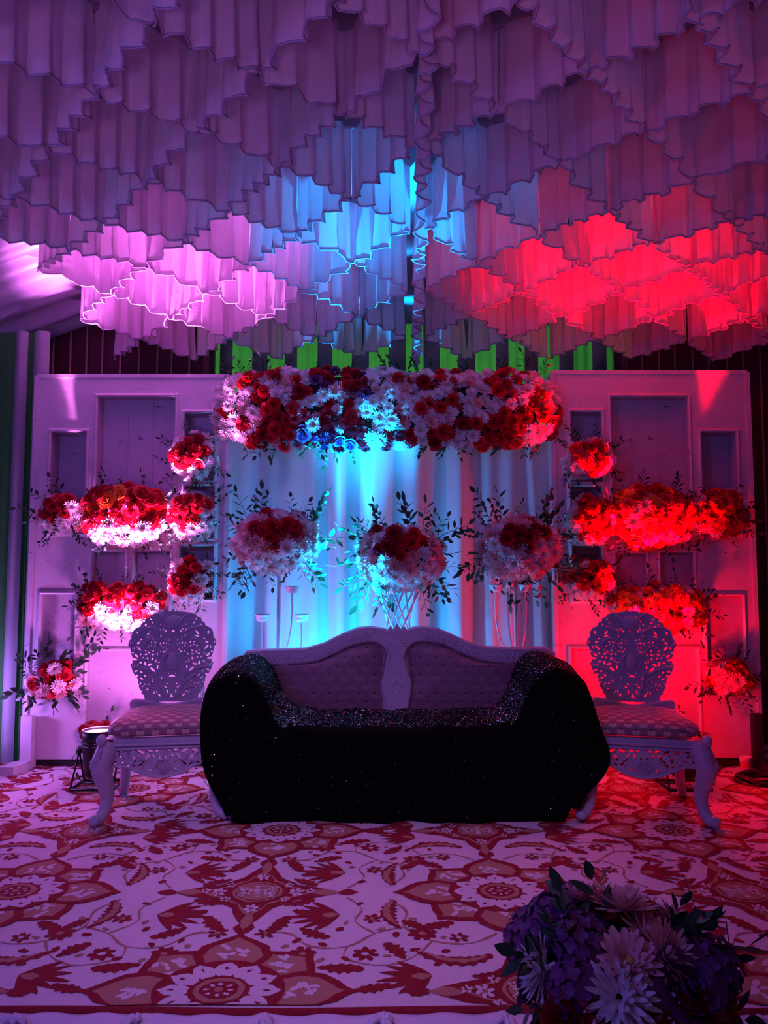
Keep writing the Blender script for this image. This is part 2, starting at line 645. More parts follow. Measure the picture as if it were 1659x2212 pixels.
def panel_segment(b, hem, A, B, rnd, far_end):
    """One pleated cloth panel from node A to node B; far_end tells which end (0 or 1) hangs at the far node."""
    ax, ay = A
    bx, by = B
    L = sqrt((bx - ax) ** 2 + (by - ay) ** 2)
    tx, ty = (bx - ax) / L, (by - ay) / L
    nx, ny = -ty, tx
    npl = rnd.choice((3.0, 3.4, 3.8, 4.2))
    ph = rnd.uniform(0, 1)
    amp = rnd.uniform(.025, .035)
    jit = [rnd.uniform(-.35, .35) for _ in range(4)]
    NS, NT = 40, 6
    gap = rnd.choice((.006, .012, .05))

    def P(s, t):
        # t 0 = top, 1 = hem
        sg = s
        if far_end == 1:
            sg = s * (1 - gap * (1 - t))
        else:
            sg = 1 - (1 - s) * (1 - gap * (1 - t))
        wv = sg * npl + ph + 0.9 * jit[0] * sin(sg * 4.5 + jit[1] * 6)
        env = min(1.0, sg / .07, (1 - sg) / .07)
        a = amp * (0.42 + 0.58 * t) * (0.25 + 0.75 * env)
        d = a * tri(wv) + 0.006 * t * sin(wv * 12.1 + jit[2] * 8)
        along = 0.010 * t * sin(2 * pi * wv * 2 + 1.0) * env
        x = ax + tx * (sg * L + along) + nx * d
        y = ay + ty * (sg * L + along) + ny * d
        cx, cy = ax + tx * sg * L, ay + ty * sg * L
        z1 = hem_z(cx, cy) + 0.008 * sin(wv * 2 * pi + 1.3) + 0.006 * sin(wv * 1.7 + jit[3] * 9)
        z0 = hem_z(cx, cy) + DROP
        return (x, y, z0 + (z1 - z0) * t)
    b.grid(P, NS, NT)
    line = [P(q / NS, 1.0) for q in range(NS + 1)]
    hem.tube(line, 0.0044, 4, cap=True)


ordinals = ['first', 'second', 'third', 'fourth', 'fifth', 'sixth', 'seventh', 'eighth', 'ninth', 'tenth', 'eleventh', 'twelfth', 'thirteenth']
KMIN, KMAX = -2, 8
rv = random.Random(11)
LIM = {-1: -1.98, 1: 2.62}
for side in (-1, 1):
    slope = 'pink-lit roof slope' if side < 0 else 'red-lit roof slope'
    for k in range(KMIN, KMAX + 1):
        # zigzag between node rows k (near) and k+1 (far)
        rank = KMAX - k
        v = thing('pleated_valance', 'row of pleated white cloth swags under the %s, %s row from the rear' % (slope, ordinals[rank]), 'valance',
                  (0, 0, 0), 0, 'pleated swag rows under the roof')
        near_even = (k % 2 == 0)
        # ordered nodes from the ridge outward
        seq = []
        for i in range(0, 6):
            if near_even:
                seq.append(('n', node_pos(side, k, i)))
                seq.append(('f', node_pos(side, k + 1, i)))
            else:
                seq.append(('f', node_pos(side, k + 1, i)))
                seq.append(('n', node_pos(side, k, i)))
        segs = []
        for (ta, A), (tb, B) in zip(seq[:-1], seq[1:]):
            lim = LIM[side] * (1.0 if k > 3 else 1.12)
            if side < 0 and min(A[0], B[0]) < lim - (.12 if k > 3 else .4) or side > 0 and min(A[0], B[0]) > lim:
                continue
            segs.append((ta, A, tb, B))
        # group segments into V swags that share a far node
        q = 0
        while q < len(segs):
            pack = [segs[q]]
            if segs[q][2] == 'f' and q + 1 < len(segs):
                pack.append(segs[q + 1])
            q += len(pack)
            b, h = MB(), MB()
            for (ta, A, tb, B) in pack:
                panel_segment(b, h, A, B, rv, 1 if tb == 'f' else 0)
            s_ = b.build('swag', M['drape'], v)
            h.build('hem', M['hem'], s_)

# straight back valance closing the lattice, ridge ruffle
v = thing('ridge_ruffle', 'narrow ruffled cloth strip hanging along the middle ridge of the roof', 'valance', (0, 0, 0))
b, h = MB(), MB()


def ridge(s, t):
    Y = 2.0 + 3.45 * s
    X = 0.155 + 0.028 * (Y - 2.6)
    wv = s * 26
    am = 0.008 + 0.024 * t
    return (X + am * sin(wv * 2 * pi) + .012 * t * sin(wv * 2.7), Y + .010 * t * cos(wv * 4 * pi), hem_z(X, Y) + DROP - t * (DROP + 0.02 - .02 * sin(s * 31)))


b.grid(ridge, 420, 5)
so = b.build('ruffle', M['drape'], v)
h.tube([ridge(q / 420, 1.0) for q in range(421)], 0.005, 4)
h.build('hem', M['hem'], so)

# roof cloth above the valances: two slopes
for nm, xa, xb in (('ceiling', -2.2, 0.16), ('ceiling_red_slope', 0.16, 3.0)):
    b = MB()

    def roof(u, vv, xa=xa, xb=xb):
        X = xa + (xb - xa) * u
        Y = 1.0 + 4.55 * vv
        return (X, Y, hem_z(X, Y) + DROP + 0.004 + 0.01 * sin(Y * 9))
    b.grid(roof, 24, 60)
    tag(b.build(nm, M['roof']), kind='structure')


# side slopes outside the lattice: satin gathered into long folds
def side_slope(name, label, sgn):
    b = MB()
    rr = random.Random(5)
    ks = [(rr.uniform(4, 15), rr.uniform(0, 6), rr.uniform(.008, .022)) for _ in range(6)]

    def f(u, vv):
        Y = 1.6 + 3.95 * vv
        d = 2.1 * u
        X = sgn * (2.00 + (0.45 if sgn > 0 else 0.0) + d)
        rip = sum(a * sin(k * 3.1 * Y + p + 0.5 * d) for k, p, a in ks) * .6
        z = hem_z(sgn * 2.12, Y) + 0.375 - 0.39 * d + 0.02 * d * d + rip
        return (X, Y, z)
    b.grid(f, 10, 160)
    return tag(b.build(name, M['satin']), label, 'drape')


side_slope('roof_side_drape', 'violet-lit satin drape sloping down beside the pink-lit swags', -1)
side_slope('roof_side_drape', 'dark satin drape sloping down beside the red-lit swags', 1)


# maroon screens with upright rods behind the boards
def screen(label, px0, px1, rods, Y, ztop, posts):
    a, bb = atY(px0, 780, Y), atY(px1, 780, Y)
    t = thing('slatted_screen', label, 'screen', ((a.x + bb.x) / 2, Y, 0))
    ox = (a.x + bb.x) / 2
    m = MB()
    m.box((a.x - ox, 0.02, 0), (bb.x - ox, 0.05, ztop))
    m.build('backing', M['maroon'], t, smooth=False)
    for px in rods:
        p = atY(px, 780, Y)
        m = MB()
        m.tube([(p.x - ox, 0, 0.0), (p.x - ox, 0, ztop)], 0.0075, 6)
        m.build('rod', M['rodwood'], t)
    for px in posts:
        p = atY(px, 780, Y)
        m = MB()
        m.box((p.x - ox - .022, -0.02, 0), (p.x - ox + .022, 0.02, ztop))
        m.build('post', M['maroonwood'], t, smooth=False)


screen('dark maroon screen with pale rods above the pink-lit board', 76, 462, [115, 152, 187, 221, 260, 300, 340, 371, 409], 5.5, 3.0, [81, 447])
screen('dark maroon screen with rods above the red-lit board', 1330, 1780, [1387, 1423, 1458, 1496, 1531, 1570, 1605, 1642, 1680, 1720], 5.5, 3.0, [1348])

# ------------------------------------------------------------------ carved boards with niches
BY = 4.90


def rectpx(x0, y0, x1, y1):
    a, bb = atY(x0, y0, BY), atY(x1, y1, BY)
    a2, b2 = atY(x0, y1, BY), atY(x1, y0, BY)
    return ((a.x + a2.x) / 2, bb.z, (bb.x + b2.x) / 2, a.z)


def board(name, label, X0, X1, Z0, Z1, niches, foot_side):
    ox = (X0 + X1) / 2
    t = thing(name, label, 'backdrop board', (ox, BY, 0))
    TH = 0.20
    m = MB()
    xs = sorted({X0, X1} | {n[0] for n in niches} | {n[2] for n in niches})
    zs = sorted({Z0, Z1} | {n[1] for n in niches} | {n[3] for n in niches})
    for i in range(len(xs) - 1):
        for j in range(len(zs) - 1):
            cx, cz = (xs[i] + xs[i + 1]) / 2, (zs[j] + zs[j + 1]) / 2
            if any(n[0] < cx < n[2] and n[1] < cz < n[3] for n in niches):
                continue
            m.add([(xs[i] - ox, 0, zs[j]), (xs[i + 1] - ox, 0, zs[j]), (xs[i + 1] - ox, 0, zs[j + 1]), (xs[i] - ox, 0, zs[j + 1])], [(0, 1, 2, 3)])
    a, c = X0 - ox, X1 - ox
    m.add([(a, 0, Z0), (c, 0, Z0), (c, 0, Z1), (a, 0, Z1), (a, TH, Z0), (c, TH, Z0), (c, TH, Z1), (a, TH, Z1)],
          [(0, 4, 5, 1), (1, 5, 6, 2), (2, 6, 7, 3), (3, 7, 4, 0), (4, 7, 6, 5)])
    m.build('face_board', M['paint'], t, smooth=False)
    for n in niches:
        x0, z0, x1, z1 = n[0] - ox, n[1], n[2] - ox, n[3]
        dp = n[4]
        q = MB()
        q.add([(x0, 0, z0), (x1, 0, z0), (x1, 0, z1), (x0, 0, z1), (x0, dp, z0), (x1, dp, z0), (x1, dp, z1), (x0, dp, z1)],
              [(0, 1, 5, 4), (1, 2, 6, 5), (2, 3, 7, 6), (3, 0, 4, 7), (4, 5, 6, 7)])
        if dp > .05 and x1 - x0 > .3:    # boarded back: plank joints
            for s in (.33, .66):
                xx = x0 + (x1 - x0) * s
                q.box((xx - .004, dp - .006, z0), (xx + .004, dp, z1))
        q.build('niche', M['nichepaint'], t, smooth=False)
        # moulding around the niche: mitred, half-round profile
        mo = MB()
        wd = 0.020
        prof = [(0.0, -0.004), (-.004, -.014), (-wd * .5, -.018), (-wd, -.012), (-wd - .006, 0.0)]
        ring = [(x0, z0, -1, -1), (x1, z0, 1, -1), (x1, z1, 1, 1), (x0, z1, -1, 1)]
        vs = []
        for (rx, rz_, sx, sz) in ring:
            for (o_, y_) in prof:
                vs.append((rx - sx * o_, y_, rz_ - sz * o_))
        np_ = len(prof)
        fs = []
        for c4 in range(4):
            d4 = (c4 + 1) % 4
            for p_ in range(np_ - 1):
                fs.append((c4 * np_ + p_, c4 * np_ + p_ + 1, d4 * np_ + p_ + 1, d4 * np_ + p_))
        mo.add(vs, fs)
        mo.build('moulding', M['paint'], t, smooth=False)
    # outer edge battens
    for xx in (X0 - ox, X1 - ox):
        q = MB()
        q.box((xx - .014, -0.012, Z0), (xx + .014, 0.03, Z1))
        q.build('edge_batten', M['paint'], t, smooth=False)
    q = MB()
    q.box((X0 - ox, -0.008, Z1 - .012), (X1 - ox, TH, Z1 + .014))
    q.build('top_rail', M['paint'], t, smooth=False)
    q = MB()
    q.box((X0 - ox + .02, 0.01, 0.0), (X1 - ox - .02, TH, Z0))
    q.build('plinth', M['blackwood'], t, smooth=False)
    return t


def nz_(x0, y0, x1, y1, d):
    r = rectpx(x0, y0, x1, y1)
    return (*r, d)


LN = [nz_(209, 858, 376, 1150, .09), nz_(109, 934, 184, 1150, .12), nz_(399, 893, 462, 1036, .14), nz_(399, 1050, 462, 1162, .14),
      nz_(200, 1192, 268, 1338, .05), nz_(290, 1192, 366, 1338, .05), nz_(388, 1180, 460, 1292, .14),
      nz_(88, 1284, 160, 1500, .05), nz_(188, 1406, 430, 1565, .03)]
RN = [nz_(1322, 858, 1488, 1150, .09), nz_(1517, 934, 1592, 1150, .12), nz_(1234, 890, 1300, 1040, .14), nz_(1234, 1052, 1300, 1162, .14),
      nz_(1332, 1196, 1396, 1338, .05), nz_(1428, 1194, 1498, 1338, .05), nz_(1238, 1180, 1300, 1296, .14),
      nz_(1528, 1288, 1606, 1500, .05), nz_(1236, 1402, 1508, 1594, .03)]
board('carved_backdrop_board', 'pink-lit worn white backdrop board with niches behind a carved chair', -2.245, -1.005, 0.045, 2.475, LN, -1)
board('carved_backdrop_board', 'red-lit worn white backdrop board with niches and moulded recesses', 1.09, 2.352, 0.055, 2.50, RN, 1)


# struts with feet
def strut(label, px0, px1, py0, Y, mat, side):
    a, b_ = atY(px0, py0, Y), atY(px1, py0, Y)
    t = thing('support_strut', label, 'strut', ((a.x + b_.x) / 2, Y, 0), 0)
    hw = (b_.x - a.x) / 2
    m = MB()
    m.box((-hw, -0.025, 0.05), (hw, 0.025, a.z))
    m.build('upright', mat, t, smooth=False)
    m = MB()
    m.add([(-hw - .02 + side * .06, -.16, 0), (hw + .02 + side * .06, -.16, 0), (hw, .05, 0), (-hw, .05, 0),
           (-hw - .02 + side * .06, -.16, .05), (hw + .02 + side * .06, -.16, .05), (hw, .05, .05), (-hw, .05, .05)],
          [(0, 3, 2, 1), (4, 5, 6, 7), (0, 1, 5, 4), (1, 2, 6, 5), (2, 3, 7, 6), (3, 0, 4, 7)])
    m.build('foot', mat, t, smooth=False)


strut('chipped white strut and foot propping the pink-lit board', 49, 73, 1546, 4.84, M['paint'], -1)
strut('black strut propping the red-lit board beside the cable coil', 1624, 1644, 1542, 4.84, M['blackwood'], 1)

# ------------------------------------------------------------------ backdrop curtain between the boards
t = thing('backdrop_curtain', 'white backdrop curtain hanging in loose folds behind the sofa', 'curtain', (0.04, 5.06, 0))
b = MB()
rc = random.Random(21)
folds = [(rc.uniform(1.5, 15), rc.uniform(0, 6.28), rc.uniform(.006, .018)) for _ in range(9)]


def curt(u, vv):
    x = -1.08 + 2.16 * u
    z = 2.12 * (1 - vv)
    y = 0
    for q, (k, p, a) in enumerate(folds):
        y += a * sin(k * x * 2.6 + p + 0.35 * sin(z * 1.3 + q)) * (.6 + .5 * vv)
    y += -0.022 * math.exp(-((x + .30 + .02 * z) / .035) ** 2) - 0.03 * math.exp(-((x - .93 - .05 * (2 - z)) / .03) ** 2) + 0.02 * math.exp(-((x + .42) / .05) ** 2)
    return (x, y, z + .005)


b.grid(curt, 260, 14)
b.build('cloth', M['curtain'], t)
b = MB()
b.tube([(-1.1, 0, 2.12), (1.1, 0, 2.12)], .012, 8)
b.build('curtain_rod', M['blackwood'], t)

# ================================================================== CARPET
CARPET_Y0, CARPET_Y1, CARPET_X = STAGE_Y + 0.02, 5.75, 3.6
ct = thing('patterned_carpet', 'cream carpet with red and tan floral medallions covering the stage', 'carpet', (0, (CARPET_Y0 + CARPET_Y1) / 2, 0))
COY = (CARPET_Y0 + CARPET_Y1) / 2
b = MB()


def cbase(u, v):
    x = -CARPET_X + 2 * CARPET_X * u
    y = CARPET_Y0 + (CARPET_Y1 - CARPET_Y0) * v
    return (x, y - COY + 0.006 * sin(x * 5) * (1 - v), -0.0005)


b.grid(cbase, 60, 40)
y0 = CARPET_Y0 - COY
b.add([(-CARPET_X, y0, -.012), (CARPET_X, y0, -.012), (CARPET_X, y0, 0), (-CARPET_X, y0, 0)], [(0, 1, 2, 3)])
b.build('pile', M['wool'], ct)
edge = MB()
edge.tube([(-CARPET_X + 2 * CARPET_X * q / 120, y0 - .002 + 0.006 * sin((-CARPET_X + 2 * CARPET_X * q / 120) * 5), -.006) for q in range(121)], .011, 6)
edge.build('bound_edge', M['wool_red'], ct)

LAY = {'red': MB(), 'gold': MB(), 'cream': MB()}
rp = random.Random(99)


class Pen:
    """Places flat motif shapes: local (x, y) -> carpet, with mirror and woven jitter."""

    def __init__(s, ox, oy, mx=1, my=1, rot=0.0, sc=1.0, sy=None):
        s.sy = sy or sc
        s.o, s.mx, s.my, s.c, s.s, s.sc = (ox, oy), mx, my, cos(rot), sin(rot), sc

    def pt(s, x, y):
        x, y = x * s.sc, y * s.sy
        x, y = x * s.c - y * s.s, x * s.s + y * s.c
        return s.o[0] + s.mx * x, s.o[1] + s.my * y

    def poly(s, col, pts, z, jit=0.0035):
        q = []
        dz = rp.uniform(0, .0004)
        for x, y in pts:
            X, Y = s.pt(x, y)
            X += rp.uniform(-jit, jit)
            Y += rp.uniform(-jit, jit)
            if Y < CARPET_Y0 + .012:
                Y = CARPET_Y0 + .012
            q.append((X, Y - COY, 0.0006 + 0.0005 * z + dz))
        if max(abs(p[0]) for p in q) > CARPET_X or max(p[1] for p in q) > CARPET_Y1 - COY:
            return
        ys = [p[1] for p in q]
        if max(ys) - min(ys) < 0.004:
            return
        a = sum(q[i][0] * q[(i + 1) % len(q)][1] - q[(i + 1) % len(q)][0] * q[i][1] for i in range(len(q)))
        if a < 0:
            q.reverse()
        LAY[col].add(q, [tuple(range(len(q)))])

    def blob(s, col, x, y, rx, ry, z, rot=0.0, n=14, lob=0, la=.2):
        pts = []
        for k in range(n):
            t = 2 * pi * k / n
            r = 1 + (la * cos(lob * t) if lob else 0)
            ax, ay = rx * cos(t) * r, ry * sin(t) * r
            pts.append((x + ax * cos(rot) - ay * sin(rot), y + ax * sin(rot) + ay * cos(rot)))
        s.poly(col, pts, z)

    def petal(s, col, ang, r0, r1, wd, z, tip=1.0):
        ca, sa = cos(ang), sin(ang)
        prof = [(0, .35), (.2, .75), (.45, 1), (.7, .86), (.86, .5), (.95, .2), (1.0 + .06 * tip, 0)]
        L = [(r0 + (r1 - r0) * a, wd * h) for a, h in prof]
        pts = L + [(a, -h) for a, h in reversed(L[:-1])]
        s.poly(col, [(a * ca - h * sa, a * sa + h * ca) for a, h in pts], z)

    def petal_at(s, col, x, y, ang, ln, wd, z):
        ca, sa = cos(ang), sin(ang)
        prof = [(0, .3), (.3, .9), (.6, 1), (.85, .6), (1.0, 0)]
        L = [(ln * a, wd * h) for a, h in prof]
        pts = L + [(a, -h) for a, h in reversed(L[:-1])]
        s.poly(col, [(x + a * ca - h * sa, y + a * sa + h * ca) for a, h in pts], z, .002)

    def vine(s, col, pts, wd, z):
        P = smooth_line([(x, y, 0) for x, y in pts], 5)
        lf, rt = [], []
        for i, p in enumerate(P):
            d = (P[min(i + 1, len(P) - 1)] - P[max(i - 1, 0)])
            d = d.normalized() if d.length > 1e-9 else Vector((1, 0, 0))
            k = wd * (0.7 + .3 * sin(i))
            lf.append((p.x - d.y * k, p.y + d.x * k))
            rt.append((p.x + d.y * k, p.y - d.x * k))
        for i in range(len(P) - 1):
            s.poly(col, [lf[i], lf[i + 1], rt[i + 1], rt[i]], z, .001)

    def leaf(s, col, x, y, ang, ln, wd, z, teeth=4, curl=0.0):
        """Serrated leaf that can curl like a scimitar."""
        up, dn = [], []
        n = teeth * 2 + 2
        for k in range(n + 1):
            t = k / n
            a = ang + curl * t
            cx = x + ln * (t * cos(ang + curl * t * .5))
            cy = y + ln * (t * sin(ang + curl * t * .5))
            h = wd * (sin(pi * min(1, t * .92 + .08)) ** .8) * (1.18 if k % 2 else .72)
            up.append((cx - sin(a) * h, cy + cos(a) * h))
            dn.append((cx + sin(a) * h * .55, cy - cos(a) * h * .55))
        s.poly(col, up + dn[::-1][1:], z, .002)

    def flower(s, x, y, r, z, n=6, cols=('red', 'cream')):
        for k in range(n):
            a = 2 * pi * k / n + .3
            s.blob(cols[0], x + r * .62 * cos(a), y + r * .62 * sin(a), r * .42, r * .26, z, a, 8)
        s.blob(cols[1], x, y, r * .26, r * .26, z + 1, 0, 8)


def rosette(p):
    for k in (1, 3, 5, 7, 0, 2, 4, 6):
        a = k * pi / 4
        z = 1 if k % 2 else 4
        r1 = .36 if k % 2 else .40
        p.petal('red', a, .10, r1, .130, z)
        p.petal('gold', a, .13, r1 - .035, .098, z + 1)
        ca, sa = cos(a), sin(a)
        for q in range(8):
            rr, ww = rp.uniform(.20, .30), rp.uniform(-.045, .045)
            p.blob('cream', rr * ca - ww * sa, rr * sa + ww * ca, rp.uniform(.014, .030), .010, z + 2, rp.uniform(0, 3), 7)
    p.blob('red', 0, 0, .200, .200, 7, 0, 28)
    for k in range(12):
        a = k * pi / 6
        p.petal('cream', a, .085, .185, .038, 8, .3)
        p.blob('red', .145 * cos(a), .145 * sin(a), .013, .006, 9, a, 6)
    p.blob('red', 0, 0, .092, .092, 9, 0, 20)
    p.blob('gold', 0, 0, .078, .078, 10, 0, 20)
    p.blob('red', 0, 0, .058, .058, 11, 0, 16)
    for k in range(8):
        a = k * pi / 4
        p.blob('cream', .036 * cos(a), .036 * sin(a), .011, .007, 12, a, 6)
    p.blob('gold', 0, 0, .016, .016, 12, 0, 8)


def medallion(p):
    # lozenge with cusped sides
    def lz(w, h, c):
        pts = []
        for q in range(4):
            a0, a1 = q * pi / 2, (q + 1) * pi / 2
            x0, y0_ = w * cos(a0), h * sin(a0)
            x1, y1_ = w * cos(a1), h * sin(a1)
            for k in range(9):
                t = k / 9
                cx, cy = x0 + (x1 - x0) * t, y0_ + (y1_ - y0_) * t
                pin = 1 - c * sin(pi * t) ** 1.0 + .07 * sin(3 * pi * t) ** 2
                pts.append((cx * pin, cy * pin))
        return pts
    p.poly('red', lz(.45, .31, .33), 1)
    for sx in (-1, 1):
        p.petal('gold', 0 if sx > 0 else pi, .30, .44, .028, 2)
        p.petal('red', 0 if sx > 0 else pi, .44, .54, .03, 1)
        p.petal('gold', pi / 2 * sx, .20, .33, .03, 2)
        p.petal('red', pi / 2 * sx, .27, .37, .05, 1)
    p.poly('gold', lz(.30, .22, .22), 2)
    p.poly('red', lz(.27, .20, .22), 3)
    p.blob('gold', 0, 0, .135, .10, 5, 0, 24)
    p.blob('red', 0, 0, .12, .088, 6, 0, 24)
    p.blob('gold', 0, 0, .112, .080, 7, 0, 24)
    for q in range(7):
        p.blob('cream', 0, -.05 + q * .0165, .022, .005, 8, .25, 6)
    for sx in (-1, 1):
        p.flower(sx * .06, 0, .034, 8, 5, ('cream', 'red'))
        p.flower(sx * .085, .035, .02, 8, 5, ('cream', 'red'))
        p.flower(sx * .085, -.035, .02, 8, 5, ('cream', 'red'))
        p.flower(sx * .21, 0, .042, 4, 6, ('cream', 'gold'))
        p.flower(sx * .285, .012, .026, 4, 5, ('cream', 'red'))
        p.flower(0, sx * .155, .038, 4, 6, ('cream', 'gold'))
        p.flower(sx * .16, .07, .026, 4, 5, ('cream', 'red'))
        p.flower(sx * .16, -.07, .026, 4, 5, ('cream', 'red'))
        for sy in (-1, 1):
            p.leaf('red', sx * .22, sy * .17, sx * sy * .5 + (0 if sx > 0 else pi), .10, .03, 1, 3)


def filler(p):
    """One quadrant between rosette (origin) and the next rosette at (.92, .69); mirrored four ways."""
    p.vine('gold', [(.06, .33), (.16, .40), (.28, .38), (.37, .28), (.36, .16), (.42, .06)], .006, 0.2)
    p.vine('gold', [(.37, .28), (.47, .33), (.56, .42), (.68, .42), (.76, .33), (.86, .33)], .006, 0.2)
    p.vine('gold', [(.28, .38), (.34, .48), (.44, .54), (.56, .50), (.56, .42)], .005, 0.2)
    p.vine('gold', [(.47, .33), (.54, .24), (.52, .14), (.58, .04)], .005, 0.2)
    # scimitar leaves
    p.leaf('red', .40, .07, .9, .23, .036, 1, 7, 1.5)
    p.leaf('gold', .41, .08, .95, .20, .017, 2, 5, 1.5)
    p.leaf('red', .10, .47, .75, .24, .036, 1, 7, -1.7)
    p.leaf('gold', .115, .48, .72, .20, .017, 2, 5, -1.7)
    p.leaf('red', .66, .56, .3, .21, .034, 1, 7, -1.5)
    p.leaf('gold', .675, .562, .25, .17, .016, 2, 5, -1.5)
    # broad palmettes, fanned fingers
    for (bx, by, ba, ln) in ((.60, .19, .1, .19), (.30, .60, .2, .17)):
        for q in range(7):
            f = -.9 + q * .3
            p.petal_at('red', bx, by, ba + f, ln * (1 - .25 * abs(f)), .0145, 1)
        p.blob('gold', bx + .03 * cos(ba), by + .03 * sin(ba), .03, .018, 2, ba, 8)
    # straight serrated leaves
    for (x, y, a, ln, wd) in ((.20, .24, .5, .13, .034), (.44, .40, 2.2, .12, .034), (.50, .56, -.2, .15, .036), (.78, .20, 1.1, .14, .036), (.62, .36, -.5, .13, .032),
                              (.86, .44, 1.9, .12, .032), (.30, .29, -.8, .10, .03), (.70, .06, .5, .12, .03), (.06, .58, .4, .12, .03), (.42, .65, .3, .12, .03)):
        p.leaf('red', x, y, a, ln, wd, 1, 4, rp.uniform(-.4, .4))
    p.flower(.31, .33, .050, 1, 8, ('red', 'gold'))
    p.flower(.50, .47, .044, 1, 7, ('red', 'cream'))
    p.flower(.70, .47, .046, 1, 8, ('red', 'gold'))
    p.flower(.48, .22, .036, 1, 6, ('red', 'gold'))
    p.flower(.19, .36, .034, 1, 6, ('red', 'cream'))
    p.flower(.84, .33, .036, 1, 6, ('red', 'gold'))
    for (x, y) in ((.40, .34), (.56, .50), (.24, .45), (.64, .41), (.53, .10), (.34, .44), (.27, .53), (.73, .38), (.59, .30)):
        p.blob('red', x, y, .019, .011, 1, rp.uniform(0, 3), 7)
    for (x, y) in ((.45, .30), (.57, .25), (.24, .36), (.76, .42), (.34, .22), (.43, .48), (.64, .51)):
        p.blob('gold', x, y, .016, .010, 1, rp.uniform(0, 3), 7)


GX, GY = 0.92, 0.69
OX, OYY = 0.44, 3.02
for j in range(-1, 5):
    for i in range(-5, 5):
        cx, cy = OX + i * GX, OYY + j * GY
        if (i + j) % 2 == 0:
            rosette(Pen(cx, cy, sc=.97, sy=.86))
            if j % 2 == 0:
                for mx in (-1, 1):
                    for my in (-1, 1):
                        filler(Pen(cx, cy, mx, my))
        else:
            medallion(Pen(cx, cy, sc=.70, sy=.92))
for nm, ky in (('red_pattern', 'red'), ('gold_pattern', 'gold'), ('cream_pattern', 'cream')):
    o = LAY[ky].build(nm, M['wool' if ky == 'cream' else 'wool_' + ky], ct, smooth=False)
    o['kind'] = 'stuff'

# stage skirt: lip of cloth beyond the carpet edge and gathered fall with knots
t = thing('stage_skirt', 'white gathered cloth skirt along the front edge of the stage', 'stage skirt', (0, STAGE_Y, 0))
b = MB()


def skirt(u, v):
    x = -3.6 + 7.2 * u
    k = x / 0.335
    fr = abs((k % 1.0) - .5) * 2          # 1 at the knots
    kn = max(0, (fr - .86) / .14)
    if v < .42:
        q = v / .42
        y = 0.03 - .075 * q
        z = -.012 + .010 * sin(q * pi) * (1 + .6 * kn) + .004 * sin(x * 40 + q * 5) - .012 * q
    else:
        q = (v - .42) / .58
        y = -.045 - .012 * q + .014 * sin(x * 38 + 2 * sin(x * 3)) * q
        z = -.024 - .55 * q + .02 * (1 - q) * kn
    return (x, y, z)


b.grid(skirt, 480, 12)
b.build('cloth', M['skirt'], t)
for k in range(-10, 11):
    x = (k + 1.0) * .335 - .17 + .1675
    b = MB()
    rk = random.Random(k)
    for q in range(5):
        a = rk.uniform(0, 2 * pi)
        b.tube(smooth_line([(x, -.04, -.004), (x + .016 * cos(a), -.045 + .012 * sin(a), .010), (x + .04 * cos(a), -.05 + .02 * sin(a), -.006)], 4), [.006] * 4 + [.009] * 4 + [.003], 6)
    b.build('knot', M['skirt'], t)

# ================================================================== SOFA
SY = 4.40


def px2(px, py, Y, ox=0.0):
    p = atY(px, py, Y)
    return (p.x - ox, p.z)


SX = 0.075
sofa = thing('carved_sofa', 'carved cream two seat sofa with dotted upholstery under a black throw', 'sofa', (SX, 4.10, 0))
DYS = SY - 4.10
crest = [(524, 1424), (535, 1408), (570, 1405), (620, 1404), (662, 1402), (700, 1391), (738, 1372), (772, 1358), (800, 1355), (828, 1359), (838, 1364),
         (843, 1357), (848, 1365), (857, 1352), (866, 1364), (872, 1356), (878, 1363), (893, 1357), (912, 1355), (944, 1359), (975, 1372), (1010, 1389), (1050, 1399), (1100, 1401), (1180, 1400), (1196, 1412)]
outline = [px2(x, y, SY, SX) for x, y in crest] + [px2(1196, 1560, SY, SX), px2(524, 1560, SY, SX)]
cl = [(566, 1436), (600, 1434), (650, 1431), (690, 1424), (725, 1409), (756, 1394), (786, 1386), (808, 1385), (826, 1394), (833, 1410), (829, 1440), (825, 1475), (832, 1535), (600, 1535), (582, 1490)]
cr = [(1145, 1432), (1110, 1430), (1060, 1428), (1025, 1420), (990, 1406), (958, 1391), (925, 1384), (902, 1384), (886, 1393), (879, 1408), (883, 1440), (887, 1475), (880, 1535), (1120, 1535), (1138, 1490)]
clw = [px2(x, y, SY, SX) for x, y in cl]
crw = [px2(x, y, SY, SX) for x, y in cr]
vs, fs = flat_shape([outline, clw, crw], .055, .008)
m = MB()
m.add([(x, y + DYS, z) for x, y, z in vs], fs)
frame = m.build('back_frame', M['carved'], sofa, smooth=False)


def pad(outl, bulge):
    """Puffed cushion filling a closed outline."""
    cx = sum(p[0] for p in outl) / len(outl)
    cz = sum(p[1] for p in outl) / len(outl)
    O = smooth_line([(p[0], p[1], 0) for p in outl], 3, True)
    n = len(O)
    vs, fs = [(cx, DYS - .01 - bulge, cz)], []
    rings = 7
    for r in range(1, rings + 1):
        k = r / rings
        for p in O:
            vs.append((cx + (p.x - cx) * k, DYS - .01 - bulge * (1 - k ** 3.2), cz + (p.y - cz) * k))
    for i in range(n):
        fs.append((0, 1 + (i + 1) % n, 1 + i))
        for r in range(rings - 1):
            a = 1 + r * n
            fs.append((a + i, a + (i + 1) % n, a + n + (i + 1) % n, a + n + i))
    m = MB()
    m.add(vs, fs)
    return m


